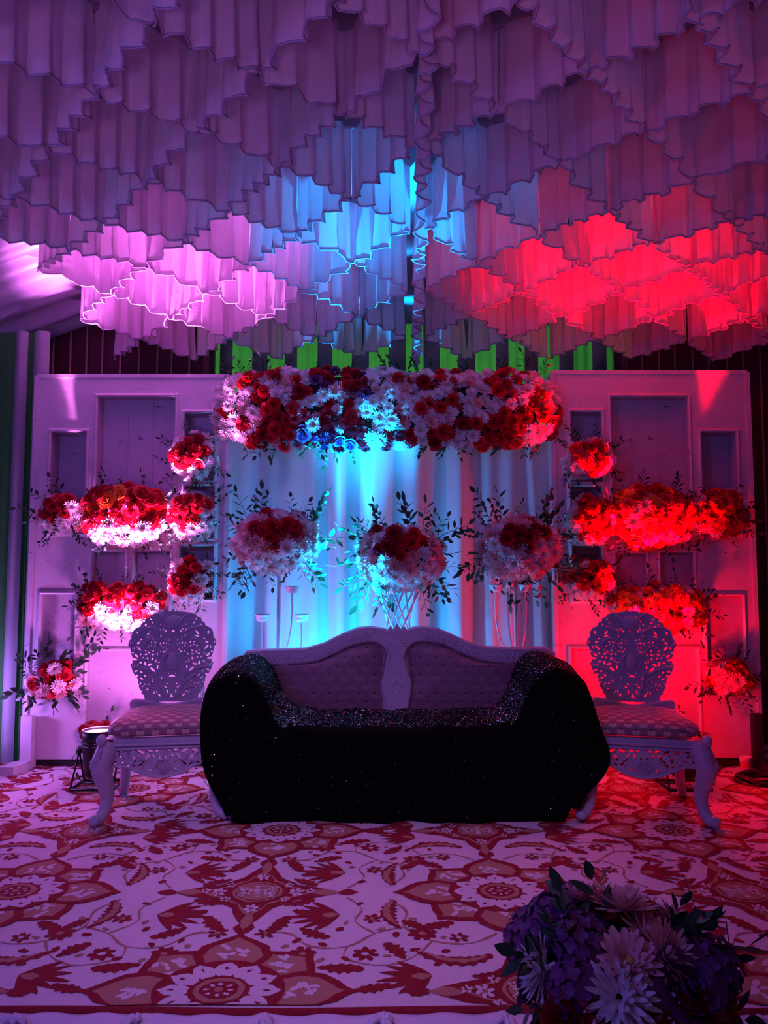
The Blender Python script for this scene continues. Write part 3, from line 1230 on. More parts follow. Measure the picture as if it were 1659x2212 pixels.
for ow in (clw, crw):
    pd = pad(ow, .05).build('back_cushion', M['sofa_fabric'], sofa)
    m = MB()
    m.tube([(p.x, DYS - .034, p.y) for p in smooth_line([(q[0], q[1], 0) for q in ow], 3, True)] + [(ow[0][0], DYS - .034, ow[0][1])], .006, 6)
    m.build('piping', M['sofa_fabric'], pd)
spl = [(838, 1398), (850, 1388), (864, 1388), (876, 1398), (870, 1420), (876, 1445), (886, 1470), (884, 1495), (876, 1535), (838, 1535), (830, 1495), (827, 1470), (836, 1445), (843, 1420)]
vs, fs = flat_shape([[px2(x, y, SY, SX) for x, y in spl]], .05, .008)
m = MB()
m.add([(x, y + DYS - .03, z) for x, y, z in vs], fs)
m.build('centre_splat', M['carved'], sofa, smooth=False)

# carving in relief: scrolls along the crest, a ring and leaves on the splat
m = MB()
rk = random.Random(4)


def scroll(m, x, z, y, ln, ang, r, turn):
    pts = []
    for k in range(9):
        t = k / 8
        a = ang + turn * t * t
        pts.append((x + ln * t * cos(ang + turn * t * .4), y, z + ln * t * sin(ang + turn * t * .4)))
    m.tube(pts, [r * (1 - .65 * abs(2 * k / 8 - .8)) for k in range(9)], 5)


path = smooth_line([(*px2(x, y + 18, SY, SX), 0) for x, y in crest[1:9]], 6)
path2 = smooth_line([(*px2(x, y + 18, SY, SX), 0) for x, y in crest[18:25]], 6)
for pth in (path, path2):
    for i in range(0, len(pth) - 1):
        p, q = pth[i], pth[i + 1]
        a = atan2(q.y - p.y, q.x - p.x)
        for s in (-1, 1):
            scroll(m, p.x, p.y, DYS - .037, rk.uniform(.025, .042), a + s * .5, .005, s * rk.uniform(.8, 1.8))
for k in range(7):
    a = -.9 + k * .3
    x, z = px2(857, 1398, SY, SX)
    scroll(m, x, z, DYS - .06, .07, pi / 2 + a, .006, a)
x, z = px2(856, 1480, SY, SX)
for k in range(17):
    a = 2 * pi * k / 16
m.tube([(x + .036 * cos(2 * pi * k / 20), DYS - .062, z + .036 * sin(2 * pi * k / 20)) for k in range(21)], .005, 6)
m.tube([(x + .026 * cos(2 * pi * k / 20), DYS - .062, z + .026 * sin(2 * pi * k / 20)) for k in range(21)], .004, 6)
for s in (-1, 1):
    for k in range(5):
        zz = z + s * (.055 + .018 * k)
        for d in (-1, 1):
            scroll(m, x, zz, DYS - .06, .045 - .004 * k, (pi / 2 * s if False else (pi / 2 if s > 0 else -pi / 2)) + d * .7, .0045, -d * 1.2)
o = m.build('carving', M['carved_relief'], sofa)
o['kind'] = 'stuff'

# seat box, arms and legs (mostly under the throw)
m = MB()
m.box((-.80, -.20, .20), (.80, DYS, .40))
m.build('seat', M['sofa_fabric'], sofa, smooth=False)
for s in (-1, 1):
    m = MB()
    m.tube([(s * .79, -.22, .60), (s * .80, -.05, .63), (s * .80, .18, .65), (s * .76, DYS, .66)], [.05, .07, .07, .06], 12)
    m.box((s * .79 - .04, -.18, .3), (s * .79 + .04, DYS - .02, .62))
    m.build('arm', M['carved'], sofa)
    for yy in (-.17, DYS - .03):
        m = MB()
        m.tube(smooth_line([(s * .74, yy, .24), (s * .77, yy - .02, .16), (s * .75, yy - .02, .08), (s * .78, yy - .04, .022)], 4), [.05, .05, .048, .045, .042, .038, .035, .032, .03, .03, .034, .03, .022], 10)
        m.build('leg', M['carved'], sofa)

# black sequinned throw over seat, arms and front
th = thing('sequin_throw', 'black sequinned throw draped over the sofa seat, arms and front', 'throw', (SX, 4.10, 0))
S_TOP = [(-.965, .50), (-.975, .57), (-.955, .66), (-.91, .725), (-.83, .752), (-.745, .738), (-.685, .68), (-.65, .60), (-.615, .52), (-.55, .475), (-.42, .46), (-.2, .457), (0, .456), (.2, .457),
         (.42, .462), (.53, .478), (.585, .53), (.62, .61), (.655, .70), (.72, .762), (.79, .775), (.86, .745), (.92, .70), (.955, .62), (.985, .52)]
TOPL = smooth_line([(x, z, 0) for x, z in S_TOP], 4)
NTOP = len(TOPL) - 1
YB, YF = .20, -.20


def bottom_x(s):
    return -.835 + s * (.835 + .875)


def throw_pt(s, v):
    i = min(NTOP - 1, int(s * NTOP))
    f = s * NTOP - i
    p = TOPL[i] * (1 - f) + TOPL[i + 1] * f
    x, z = p.x, p.y
    wob = .006 * sin(x * 21 + v * 9) + .004 * sin(x * 47 + v * 23)
    sagx = .010 * sin(x * 9 + 1)
    if v < .36:
        q = v / .36
        y = YB + (YF - YB) * q
        # arms lower a little toward the front, seat crowns
        zz = z + (.012 * sin(q * pi) if abs(x) < .55 else -.03 * q + .012 * sin(q * pi)) + wob * .7
        return (x, y, zz)
    zf = z + (0 if abs(x) < .55 else -.03)
    if v < .46:
        q = (v - .36) / .10
        a = q * pi / 2
        return (x, YF - .055 * sin(a), zf - .055 * (1 - cos(a)) + wob * .5)
    q = (v - .46) / .54
    zt = zf - .055
    bx = bottom_x(s)
    bul = (.055 * s ** 3 + .02 * (1 - s) ** 3 * -1) * sin(pi * min(1, q * 1.15)) * 1.3
    xx = x + (bx - x) * q ** 1.4 + bul
    hem_up = .0
    if s > .955:
        hem_up = .07 * min(1, (s - .955) / .02)
    if s < .02:
        hem_up = .03
    zb = .006 + hem_up
    yy = YF - .055 - .02 * q + .012 * q * sin(xx * 11 + .7) + .006 * q * sin(xx * 29) + sagx * q
    return (xx, yy, zt + (zb - zt) * q)


b = MB()
b.grid(throw_pt, 150, 70)
# sides hanging outside the arms
for s, sg in ((0.0, -1), (1.0, 1)):
    def side(u, v, s=s, sg=sg):
        # u runs back to front, v runs down
        vt = .36 * u
        if u > .999:
            vt = .46
        x, y, z = throw_pt(s, vt)
        q = v
        fx, fy, fz = throw_pt(s, .46 + .54 * q)
        zb = fz if u > .999 else z + (.03 - z) * q
        return (fx + (x - throw_pt(s, .46)[0]) * (1 - q), y if u < .999 else fy, zb)
    b.grid(side, 14, 24)
cloth = b.build('cloth', M['throw'], th)
cloth.modifiers.new('thick', 'SOLIDIFY').thickness = .004
# sequins: small tilted discs caught in the weave
q = MB()
rs = random.Random(12)


def disc(m, c, r, nrm):
    t1 = nrm.orthogonal().normalized()
    t2 = nrm.cross(t1)
    m.add([c + (t1 * cos(k * pi / 2.5) + t2 * sin(k * pi / 2.5)) * r for k in range(5)], [(0, 1, 2, 3, 4)])


for k in range(8500):
    zone = rs.random()
    if zone < .80:                      # seat
        s, v = rs.uniform(.30, .72), rs.uniform(.02, .40)
    elif zone < .965:                    # over the arms
        s, v = (rs.uniform(.06, .30) if rs.random() < .5 else rs.uniform(.72, .94)), rs.uniform(.02, .42)
    else:
        s, v = rs.uniform(.02, .98), rs.uniform(.44, .98)
    p = Vector(throw_pt(s, v))
    du = Vector(throw_pt(min(1, s + .003), v)) - p
    dv = Vector(throw_pt(s, min(1, v + .004))) - p
    nrm = du.cross(dv)
    if nrm.length < 1e-9:
        continue
    nrm.normalize()
    if nrm.y > 0 and nrm.z < 0:
        nrm = -nrm
    if nrm.z < 0:
        nrm = -nrm
    tl = (nrm + Vector((rs.gauss(0, .5), rs.gauss(0, .5), rs.gauss(0, .4)))).normalized()
    disc(q, p + nrm * .005, rs.uniform(.0014, .0027), tl)
o = q.build('sequins', M['sequin'], th, smooth=False)
o['kind'] = 'stuff'

# ================================================================== CARVED CHAIRS
ZS = 0.000316      # metre per tracing unit
half = [(795, 128), (870, 128), (930, 140), (1050, 150), (1120, 166), (1185, 192), (1205, 235), (1255, 243), (1283, 275), (1285, 312), (1330, 325), (1350, 360), (1352, 392), (1420, 418),
        (1465, 455), (1490, 505), (1497, 590), (1530, 630), (1552, 690), (1545, 735), (1515, 762), (1505, 830), (1490, 890), (1468, 930), (1482, 965), (1470, 1000), (1500, 1030), (1502, 1065), (1485, 1095),
        (1470, 1150), (1432, 1220), (1415, 1250), (1375, 1290), (1362, 1325), (1368, 1360), (1345, 1395), (1350, 1440), (1325, 1480), (1310, 1535), (1285, 1565), (1250, 1610), (1240, 1700)]
full = half + [(1590 - x, y) for x, y in reversed(half[1:])]
HOLES = [(185, 512, 70, 34, 85), (380, 510, 110, 34, -55), (385, 572, 100, 26, -20), (255, 620, 48, 26, 0), (75, 680, 40, 24, 80), (210, 680, 70, 36, -20), (140, 765, 56, 26, -80), (218, 775, 130, 36, 45),
         (118, 848, 50, 26, 20), (335, 818, 46, 18, 0), (392, 850, 64, 26, 40), (185, 905, 90, 42, 40), (250, 880, 44, 34, 60), (345, 880, 64, 30, -20), (462, 825, 46, 28, -60), (457, 887, 56, 28, 0),
         (535, 880, 60, 22, -75), (155, 965, 112, 40, 5), (300, 938, 44, 24, 40), (370, 950, 46, 30, 40), (455, 960, 56, 40, -80), (95, 1024, 76, 32, -20), (125, 1062, 44, 16, -60), (160, 1072, 44, 18, -80),
         (205, 1066, 30, 20, 30), (255, 1020, 54, 38, 0), (335, 1045, 84, 44, 80), (412, 1060, 96, 42, -20), (512, 995, 74, 20, -80), (562, 1025, 46, 20, 20), (545, 1105, 80, 30, -80), (465, 1148, 124, 40, 42),
         (185, 1165, 76, 30, -15), (275, 1190, 56, 36, 30), (205, 1245, 66, 38, -20), (340, 1255, 64, 32, 50), (285, 1300, 74, 30, 25), (480, 1312, 54, 22, -30), (465, 1352, 34, 20, -20), (175, 1350, 32, 20, -50),
         (265, 1375, 40, 26, -40), (210, 1396, 40, 20, 0), (340, 1395, 42, 22, 40), (402, 1397, 50, 20, 50), (305, 1432, 34, 18, 60), (195, 1443, 44, 20, 5), (387, 1480, 54, 24, 10), (260, 1522, 94, 44, -15),
         (300, 1587, 84, 24, -18), (595, 1515, 34, 20, 90), (590, 1590, 74, 32, 45), (695, 232, 48, 16, -70), (578, 360, 38, 18, -70), (620, 300, 28, 13, -30), (650, 385, 34, 20, -20), (437, 332, 58, 24, 55),
         (405, 270, 42, 20, -60), (322, 366, 50, 24, -40), (375, 393, 38, 18, 0), (483, 393, 34, 16, 45), (580, 460, 56, 20, 50), (632, 445, 46, 18, -100), (667, 480, 46, 28, -60), (585, 562, 56, 22, 75),
         (645, 622, 40, 18, -60), (445, 606, 34, 18, 0), (425, 670, 46, 24, 40), (503, 682, 84, 18, 40), (578, 692, 50, 20, -75), (635, 687, 44, 30, -30), (680, 692, 40, 20, 70), (432, 720, 38, 18, -30),
         (377, 746, 38, 30, -20), (490, 747, 54, 22, 70), (598, 740, 28, 20, 20), (632, 768, 52, 20, -70), (675, 757, 36, 18, 70), (650, 842, 58, 26, -15), (588, 838, 32, 20, -30), (690, 802, 40, 18, 50),
         (725, 710, 22, 16, 0), (715, 637, 34, 18, 20), (735, 1215, 36, 16, -70), (500, 1540, 60, 22, -70), (545, 1530, 60, 18, -100), (680, 1560, 90, 24, 70), (725, 1530, 80, 22, 80), (620, 1300, 70, 16, 80),
         (590, 1290, 60, 16, 80), (690, 1450, 60, 24, 30), (720, 1400, 60, 20, 30)]


def drop_outline(cx, cy, ln, wd, ang):
    a = radians(ang)
    prof = [(-.5, 0), (-.38, .34), (-.12, .5), (.15, .42), (.36, .22), (.5, 0), (.36, -.22), (.15, -.42), (-.12, -.5), (-.38, -.34)]
    k = .97
    return [(cx + k * (u * ln * cos(a) - v * wd * sin(a)), cy + k * (u * ln * sin(a) + v * wd * cos(a))) for u, v in prof]


def to_xz(p):
    return ((p[0] - 795) * ZS, (1840 - p[1]) * ZS)


outl = [[to_xz(p) for p in full]]
for hx in HOLES:
    d = drop_outline(*hx)
    outl.append([to_xz(p) for p in d])
    if hx[0] < 785:
        outl.append([to_xz((1590 - p[0], p[1])) for p in d])
outl.append([to_xz(p) for p in [(795, 1235), (815, 1250), (850, 1268), (858, 1284), (820, 1278), (795, 1272), (770, 1278), (732, 1284), (740, 1268), (775, 1250)]])
outl.append([to_xz(p) for p in [(795, 462), (815, 468), (828, 485), (795, 500), (762, 485), (775, 468)]])
outl.append([to_xz(p) for p in [(795, 1555), (815, 1600), (826, 1640), (795, 1630), (764, 1640), (775, 1600)]])
bv, bf = pierced_shape(outl[0], outl[1:], .020, .0034)
pierced = MB()
pierced.add(bv, bf)
pierced_me = pierced.mesh('pierced_back', M['carved'], False)
rail_o = [(115, 1660), (135, 1620), (180, 1600), (300, 1612), (450, 1645), (600, 1680), (700, 1698), (795, 1705)]
rail_full = rail_o + [(1590 - x, y) for x, y in reversed(rail_o[:-1])] + [(1470, 1700), (1445, 1860), (145, 1860), (120, 1700)]
rv_, rf_ = flat_shape([[to_xz(p) for p in rail_full]], .034, .006)
rail = MB()
rail.add(rv_, rf_)
rail_me = rail.mesh('back_rail', M['carved'], False)
# relief leaves on the back
rel = MB()
rk = random.Random(8)
veins = [[(800, 420), (700, 330), (600, 220), (520, 175)], [(640, 560), (560, 480), (430, 420), (250, 400)], [(520, 640), (400, 620), (330, 680), (310, 760)], [(600, 900), (520, 780), (540, 660), (640, 560)],
         [(560, 1250), (420, 1160), (250, 1110), (110, 1090)], [(640, 1450), (520, 1330), (400, 1250), (250, 1200)], [(660, 1600), (560, 1480), (430, 1450), (300, 1480)], [(690, 1640), (640, 1480), (600, 1300), (560, 1180)],
         [(790, 880), (690, 900), (640, 1000), (680, 1130)], [(740, 1660), (700, 1560), (640, 1440), (600, 1400)]]
for vl in veins:
    for mir in (0, 1):
        pts = [to_xz((1590 - x if mir else x, y)) for x, y in vl]
        rel.tube(smooth_line([(x, -.012, z) for x, z in pts], 4), [.003 + .0035 * sin(pi * k / 12) for k in range(13)], 5)
for s in (0, 1):
    pass
rel.ball((0, -.010, to_xz((795, 1010))[1]), (.034, .012, .048), 12, 8)
rel.ball((0, -.010, to_xz((795, 330))[1]), (.05, .010, .04), 12, 8)
for k in range(6):
    a = pi * (k + .5) / 6
    scroll(rel, 0, to_xz((795, 1150))[1], -.012, .045, a, .005, (a - pi / 2) * .7)
rel_me = rel.mesh('relief', M['carved_relief'], True)

# seat cushion
cu = MB()


def cush(u, v):
    th_, ph = 2 * pi * u, pi * (v - .5)
    cth, sth = cos(th_), sin(th_)
    e = .38
    fx = math.copysign(abs(cth) ** e, cth)
    fy = math.copysign(abs(sth) ** e, sth)
    cr_, sr = cos(ph) ** .55 if cos(ph) > 0 else 0, math.copysign(abs(sin(ph)) ** .8, sin(ph))
    y = fy * .245 * cr_
    wdt = .285 - .035 * (y + .245) / .49
    return (fx * wdt * cr_, y - .005, .425 + sr * (.062 if sr > 0 else .032) + (.012 * (1 - (fx * cr_) ** 2) if sr > 0 else 0))


cu.grid(cush, 64, 24)
cush_me = cu.mesh('seat_cushion', M['seat_fabric'], True)
# seat rail and pierced apron
ap = MB()
for (x0, x1, y0_, y1_) in ((-.275, .275, -.245, -.205), (-.255, .255, .18, .22)):
    ap.box((x0, y0_, .345), (x1, y1_, .398))
for s in (-1, 1):
    ap.add([(s * .275, -.245, .345), (s * .235, -.245, .345), (s * .215, .22, .345), (s * .255, .22, .345), (s * .275, -.245, .398), (s * .235, -.245, .398), (s * .215, .22, .398), (s * .255, .22, .398)],
           [(0, 1, 2, 3), (4, 7, 6, 5), (0, 4, 5, 1), (1, 5, 6, 2), (2, 6, 7, 3), (3, 7, 4, 0)])
ap.tube([(-.285, -.252, .372), (.285, -.252, .366)], .007, 8)
ap.tube([(-.285, -.250, .350), (.285, -.250, .350)], .005, 8)
rail2_me = ap.mesh('seat_rail', M['carved'], False)
prof = [(-.25, .352), (.25, .352), (.25, .285), (.235, .268), (.20, .270), (.16, .262), (.12, .240), (.08, .222), (.035, .212), (0, .209), (-.035, .212), (-.08, .222), (-.12, .240), (-.16, .262), (-.20, .270), (-.235, .268), (-.25, .285)]
ah = []
rk = random.Random(6)
for s in (-1, 1):
    for (x, z, l, w_, a) in ((.215, .325, .040, .015, 30), (.19, .295, .034, .014, -50), (.155, .330, .038, .015, -20), (.135, .298, .036, .014, 60), (.105, .332, .036, .014, 25), (.105, .268, .030, .012, -35), (.075, .305, .034, .013, -60),
                             (.062, .335, .030, .012, 10), (.17, .272, .022, .009, 0), (.225, .290, .018, .010, 80), (.03, .333, .024, .010, -25), (.06, .243, .024, .009, -20), (.20, .338, .026, .009, 0), (.235, .322, .024, .010, -60), (.12, .313, .022, .010, -70), (.09, .285, .026, .010, 20), (.135, .268, .026, .009, 40), (.045, .310, .022, .010, 70), (.015, .300, .020, .008, 90)):
        d = drop_outline(0, 0, l * 1.15, w_ * 1.35, a * 1.0)
        ah.append([(s * (x + p[0]), z + p[1]) for p in d])
av, af = pierced_shape(prof, ah, .022, .0034)
apr = MB()
apr.add([(x, y - .232, z) for x, y, z in av], af)
for r_ in (.012, .024, .034):
    apr.tube([(r_ * cos(2 * pi * k / 16), -.248, .262 + r_ * sin(2 * pi * k / 16)) for k in range(17)], .0035, 5)
for s in (-1, 1):
    for k in range(8):
        scroll(apr, s * (.03 + .025 * k), .272 + .007 * k, -.246, .045, (.6 if k % 2 else -.6) if s > 0 else pi - (.6 if k % 2 else -.6), .0055, 1.4 * (1 if k % 2 else -1) * s)
apr.tube(smooth_line([(x, -.246, z) for x, z in prof[3:16]], 3), .0055, 6)
apron_me = apr.mesh('pierced_apron', M['carved'], False)


def leg_mesh(s, front):
    m = MB()
    if front:
        P = [(s * .255, -.225, .385), (s * .268, -.238, .335), (s * .285, -.252, .280), (s * .278, -.246, .225), (s * .262, -.235, .165), (s * .258, -.232, .110), (s * .268, -.242, .065), (s * .288, -.262, .032), (s * .302, -.275, .012)]
        Rr = [.044, .050, .050, .046, .038, .031, .029, .031, .022]
    else:
        P = [(s * .225, .20, .385), (s * .23, .205, .28), (s * .228, .205, .18), (s * .232, .215, .09), (s * .245, .235, .012)]
        Rr = [.034, .034, .030, .026, .022]
    PP = smooth_line(P, 4)
    RR = []
    for i in range(len(PP)):
        f = i / 4
        a = min(len(Rr) - 2, int(f))
        RR.append(Rr[a] + (Rr[a + 1] - Rr[a]) * (f - a))
    m.tube(PP, RR, 12)
    if front:
        m.ball((s * .305, -.285, .030), (.030, .032, .029), 10, 8)          # scroll toe
        m.ball((s * .285, -.268, .400), (.026, .026, .030), 10, 8)          # knob at the corner
        m.ball((s * .318, -.262, .285), (.020, .022, .034), 10, 8)          # knee carving
        for k in range(3):
            scroll(m, s * .285, .32 - .03 * k, -.298 + .004 * k, .05, (1.2 - .5 * k) if s > 0 else pi - (1.2 - .5 * k), .006, 1.2 * s)
    return m.mesh('leg', M['carved'], True)


legs = [leg_mesh(-1, True), leg_mesh(1, True), leg_mesh(-1, False), leg_mesh(1, False)]


def chair(label, x, y, rz):
    t = thing('carved_chair', label, 'chair', (x, y, 0), rz, 'carved chairs beside the sofa')
    o = obj('pierced_back', pierced_me, t, (0, .235, .452))
    o.rotation_euler = (radians(-5), 0, 0)
    r_ = obj('relief', rel_me, o)
    r_['kind'] = 'stuff'
    obj('back_rail', rail_me, t, (0, .233, .435))
    obj('seat_cushion', cush_me, t)
    obj('seat_rail', rail2_me, t)
    obj('pierced_apron', apron_me, t)
    for lm in legs:
        obj('leg', lm, t)


chair('carved cream chair with pierced back standing in front of the pink-lit board', -1.135, 4.10, radians(11))
chair('carved cream chair with pierced back standing in front of the red-lit board', 1.325, 4.08, radians(-12))

# ================================================================== PAR LIGHTS
def par_light(label, loc, lens, s=1.0):
    t = thing('par_light', label, 'stage light', loc)
    m = MB()
    m.lathe([(.0, .055), (.058, .055), (.078, .075), (.086, .16), (.092, .28), (.096, .315), (.090, .315), (.086, .285), (.0, .280)], 28)
    hs = m.build('housing', M['black'], t)
    m = MB()
    for k in range(2):
        for q in range(3):
            a0 = -2.2 + q * .62
            m.tube([(.0935 * cos(a0 + .08 * j) - .0, .0935 * sin(a0 + .08 * j), .235 + .018 * k) for j in range(5)], .0022, 5)
    m.build('vent', M['chrome'], hs)
    m = MB()
    m.lathe([(.0, .303), (.084, .303), (.084, .300), (.0, .300)], 24)
    m.build('lens', lens, t)
    m = MB()
    m.lathe([(.091, .300), (.091, .318), (.095, .318)], 28)
    m.build('rim', M['chrome'], t)
    for s_ in (-1, 1):
        m = MB()
        for yy in (-.10, .10):
            m.tube([(s_ * .112, 0, .20), (s_ * .116, yy * .5, .10), (s_ * .118, yy, .012)], .006, 6)
        m.build('yoke', M['black'], t)
        m = MB()
        m.tube([(s_ * .085, 0, .20), (s_ * .125, 0, .20)], .016, 10)
        m.build('knob', M['black'], t)
    m = MB()
    for yy in (-.10, .10):
        m.tube([(-.118, yy, .008), (.118, yy, .008)], .0075, 6)
    for s_ in (-1, 1):
        m.tube([(s_ * .118, -.10, .008), (s_ * .118, .10, .008)], .0075, 6)
    m.build('base_frame', M['black'], t)
    m = MB()
    m.tube(smooth_line([(0, .02, .05), (0, .0, .03), (-.06, .02, .012), (-.13, .08, .010), (-.16, .10, .05), (-.17, .16, .010), (-.10, .30, .010)], 6), .005, 6)
    m.build('cable', M['rubber'], t)


par_light('black par light shining pink up the board behind a carved chair', PINK_PAR, M['lens_pink'])
par_light('black par light shining blue up the curtain behind the sofa', BLUE_PAR, M['lens_blue'])
par_light('black par light shining red behind the chair in front of the red-lit board', RED_PAR, M['lens_red'])
par_light('black par light at the picture edge shining violet up the side drape', VIOLET_PAR, M['lens_violet'])

# ================================================================== FLOWERS
def petal_strip(m, base, d_out, up, ln, wd, curl, mat=0, cup=0.0):
    """A petal of six triangles: narrow root, wide middle, rounded tip, curling toward up."""
    d = d_out.normalized()
    sd = d.cross(up).normalized()
    upn = sd.cross(d).normalized()
    pts = []
    for t, h in ((0, .35), (.45, 1.0), (.82, .85), (1.0, .25)):
        c = base + d * (ln * t) + upn * (ln * (curl * t * t))
        cu_ = upn * (cup * wd * h)
        pts.append((c - sd * wd * h + cu_, c + sd * wd * h + cu_, c))
    vs, fs = [], []
    for a, b_, c in pts:
        vs += [a, c, b_]
    for i in range(3):
        k = i * 3
        fs += [(k, k + 1, k + 4, k + 3), (k + 1, k + 2, k + 5, k + 4)]
    m.add(vs, fs, mat)


ZUP = Vector((0, 0, 1))


def mum(rnd, layers=((16, .0, 1.0), (14, .35, .92), (11, .7, .75), (7, 1.1, .5)), wd=.13, heart=True):
    """Chrysanthemum of radius 1 facing +Z."""
    m = MB()
    for n, el, ln in layers:
        off = rnd.uniform(0, 6)
        for k in range(n):
            a = 2 * pi * k / n + off + rnd.uniform(-.1, .1)
            e = el + rnd.uniform(-.12, .12)
            d = Vector((cos(a) * cos(e), sin(a) * cos(e), sin(e)))
            petal_strip(m, Vector((cos(a) * .10, sin(a) * .10, -.05)), d, ZUP if e < 1.2 else Vector((cos(a), sin(a), 0)), ln * rnd.uniform(.88, 1.06), wd, .22 if e < .9 else -.1, 0, .35)
    if heart:
        m.ball((0, 0, .14), (.17, .17, .10), 8, 5, 1)
    return m


def dahlia(rnd):
    """Dense ball of short broad petals."""
    m = MB()
    for n, el, ln in ((13, -.25, .98), (13, .1, 1.0), (12, .45, .96), (10, .8, .88), (7, 1.15, .78), (4, 1.42, .7)):
        off = rnd.uniform(0, 6)
        for k in range(n):
            a = 2 * pi * k / n + off
            e = el + rnd.uniform(-.1, .1)
            d = Vector((cos(a) * cos(e), sin(a) * cos(e), sin(e)))
            up = Vector((-cos(a) * sin(e), -sin(a) * sin(e), cos(e)))
            petal_strip(m, d * .22, d, up, ln * .80 * rnd.uniform(.92, 1.05), .20, .12, 0, .45)
    return m


def rose(rnd):
    """Rose: nested cupped petals wound round a bud."""
    m = MB()
    for lay, (n, r, h, lean) in enumerate(((3, .20, .62, .05), (4, .36, .60, .12), (5, .56, .52, .28), (6, .76, .40, .5))):
        off = rnd.uniform(0, 6)
        for k in range(n):
            a0 = 2 * pi * k / n + off
            half_ = pi / n * 1.35

            def g(u, v, a0=a0, half_=half_, r=r, h=h, lean=lean):
                a = a0 + (u - .5) * 2 * half_
                ed = 1 - .28 * (2 * u - 1) ** 2
                vv = v * ed
                rr = r * (.45 + .55 * sin(min(1, vv + .2) * pi / 2)) + lean * vv ** 2.2 + .03 * (u - .5)
                return (rr * cos(a), rr * sin(a), -.2 + h * 1.15 * vv - lean * .35 * vv ** 3)
            m.grid(g, 4, 3, 0)
    m.ball((0, 0, .15), (.14, .14, .26), 6, 5, 0)
    return m


def hydrangea(rnd):
    m = MB()
    for k in range(46):
        z = 1 - 1.35 * (k + .5) / 46
        r = sqrt(max(0, 1 - z * z))
        a = k * 2.39996
        nrm = Vector((r * cos(a), r * sin(a), z))
        t1 = nrm.orthogonal().normalized()
        t2 = nrm.cross(t1)
        c = nrm * (.80 + rnd.uniform(-.06, .06))
        ro = rnd.uniform(0, 2)
        for q in range(4):
            b_ = ro + q * pi / 2
            petal_strip(m, c, t1 * cos(b_) + t2 * sin(b_), nrm, .21, .095, .25, 0, .2)
    m.ball((0, 0, 0), .72, 10, 7, 0)
    return m


rf = random.Random(17)
KIND = {'mum': [mum(rf) for _ in range(3)], 'dahlia': [dahlia(rf) for _ in range(3)], 'rose': [rose(rf) for _ in range(3)], 'hydrangea': [hydrangea(rf) for _ in range(2)],
        'spider': [mum(rf, ((20, -.25, 1.0), (18, .1, 1.0), (16, .45, .95), (12, .8, .85), (8, 1.15, .7)), .085, False) for _ in range(2)]}
NAMES = {'mum': 'chrysanthemum', 'dahlia': 'dahlia', 'rose': 'rose', 'hydrangea': 'hydrangea', 'spider': 'chrysanthemum'}
FCACHE = {}


def flower_mesh(kind, col, var):
    k = (kind, col, var)
    if k not in FCACHE:
        FCACHE[k] = KIND[kind][var].mesh(NAMES[kind], [M[col], M['fl_heart']], True)
    return FCACHE[k]


def spray_mesh(rnd, n=9, ln=.16, lw=.028, droop=.3):
    """A twig along +Z with alternate oval leaves."""
    m = MB()
    pts = []
    bx, by = rnd.uniform(-droop, droop), rnd.uniform(-droop, droop)
    for k in range(8):
        t = k / 7
        pts.append(Vector((bx * ln * t * t, by * ln * t * t, ln * t)))
    m.tube(pts, [.0022 * (1 - .6 * k / 7) for k in range(8)], 4, mat=1)
    for k in range(n):
        t = .18 + .82 * k / (n - 1)
        i = min(6, int(t * 7))
        p = pts[i].lerp(pts[i + 1], t * 7 - i)
        s = 1 if k % 2 else -1
        az = rnd.uniform(-.7, .7) + (0 if s > 0 else pi)
        el = .55 if k < n - 1 else 1.5
        d = Vector((cos(az) * cos(el), sin(az) * cos(el), sin(el)))
        up = Vector((rnd.uniform(-.6, .6), rnd.uniform(-.6, .6), 1))
        L = rnd.uniform(.8, 1.2) * lw * 1.7
        dn = d.normalized()
        sd = dn.cross(up).normalized()
        un = sd.cross(dn)
        prof = [(0, .0), (.28, .8), (.55, 1.0), (.82, .55), (1.0, .0)]
        w_ = lw * .42
        vs = [p + dn * .006 + dn * L * a - sd * w_ * h + un * (.1 * L * a * a + .18 * w_ * h) for a, h in prof] + [p + dn * .006 + dn * L * a + sd * w_ * h + un * (.1 * L * a * a + .18 * w_ * h) for a, h in prof[1:4]]
        mid = [p + dn * .006 + dn * L * a + un * .1 * L * a * a for a, h in prof[1:4]]
        vs += mid
        # 0 root, 1-3 left, 4 tip, 5-7 right, 8-10 mid
        m.add(vs, [(0, 8, 1), (1, 8, 9, 2), (2, 9, 10, 3), (3, 10, 4), (0, 5, 8), (8, 5, 6, 9), (9, 6, 7, 10), (10, 7, 4)], 0)
    return m


rl = random.Random(31)
SPRAYS = [spray_mesh(rl, rl.choice((7, 9, 11)), rl.uniform(.13, .19), rl.uniform(.024, .032)).mesh('leaf_spray', [M['leaf'], M['stem']], True) for _ in range(6)]
BIGSPRAYS = [spray_mesh(rl, 7, .15, .046).mesh('leaf_spray', [M['leaf'], M['stem']], True) for _ in range(4)]


def orient(nrm, roll, sc, loc):
    q = nrm.to_track_quat('Z', 'Y').to_matrix().to_4x4()
    return Matrix.Translation(loc) @ q @ Matrix.Rotation(roll, 4, 'Z') @ Matrix.Scale(sc, 4)


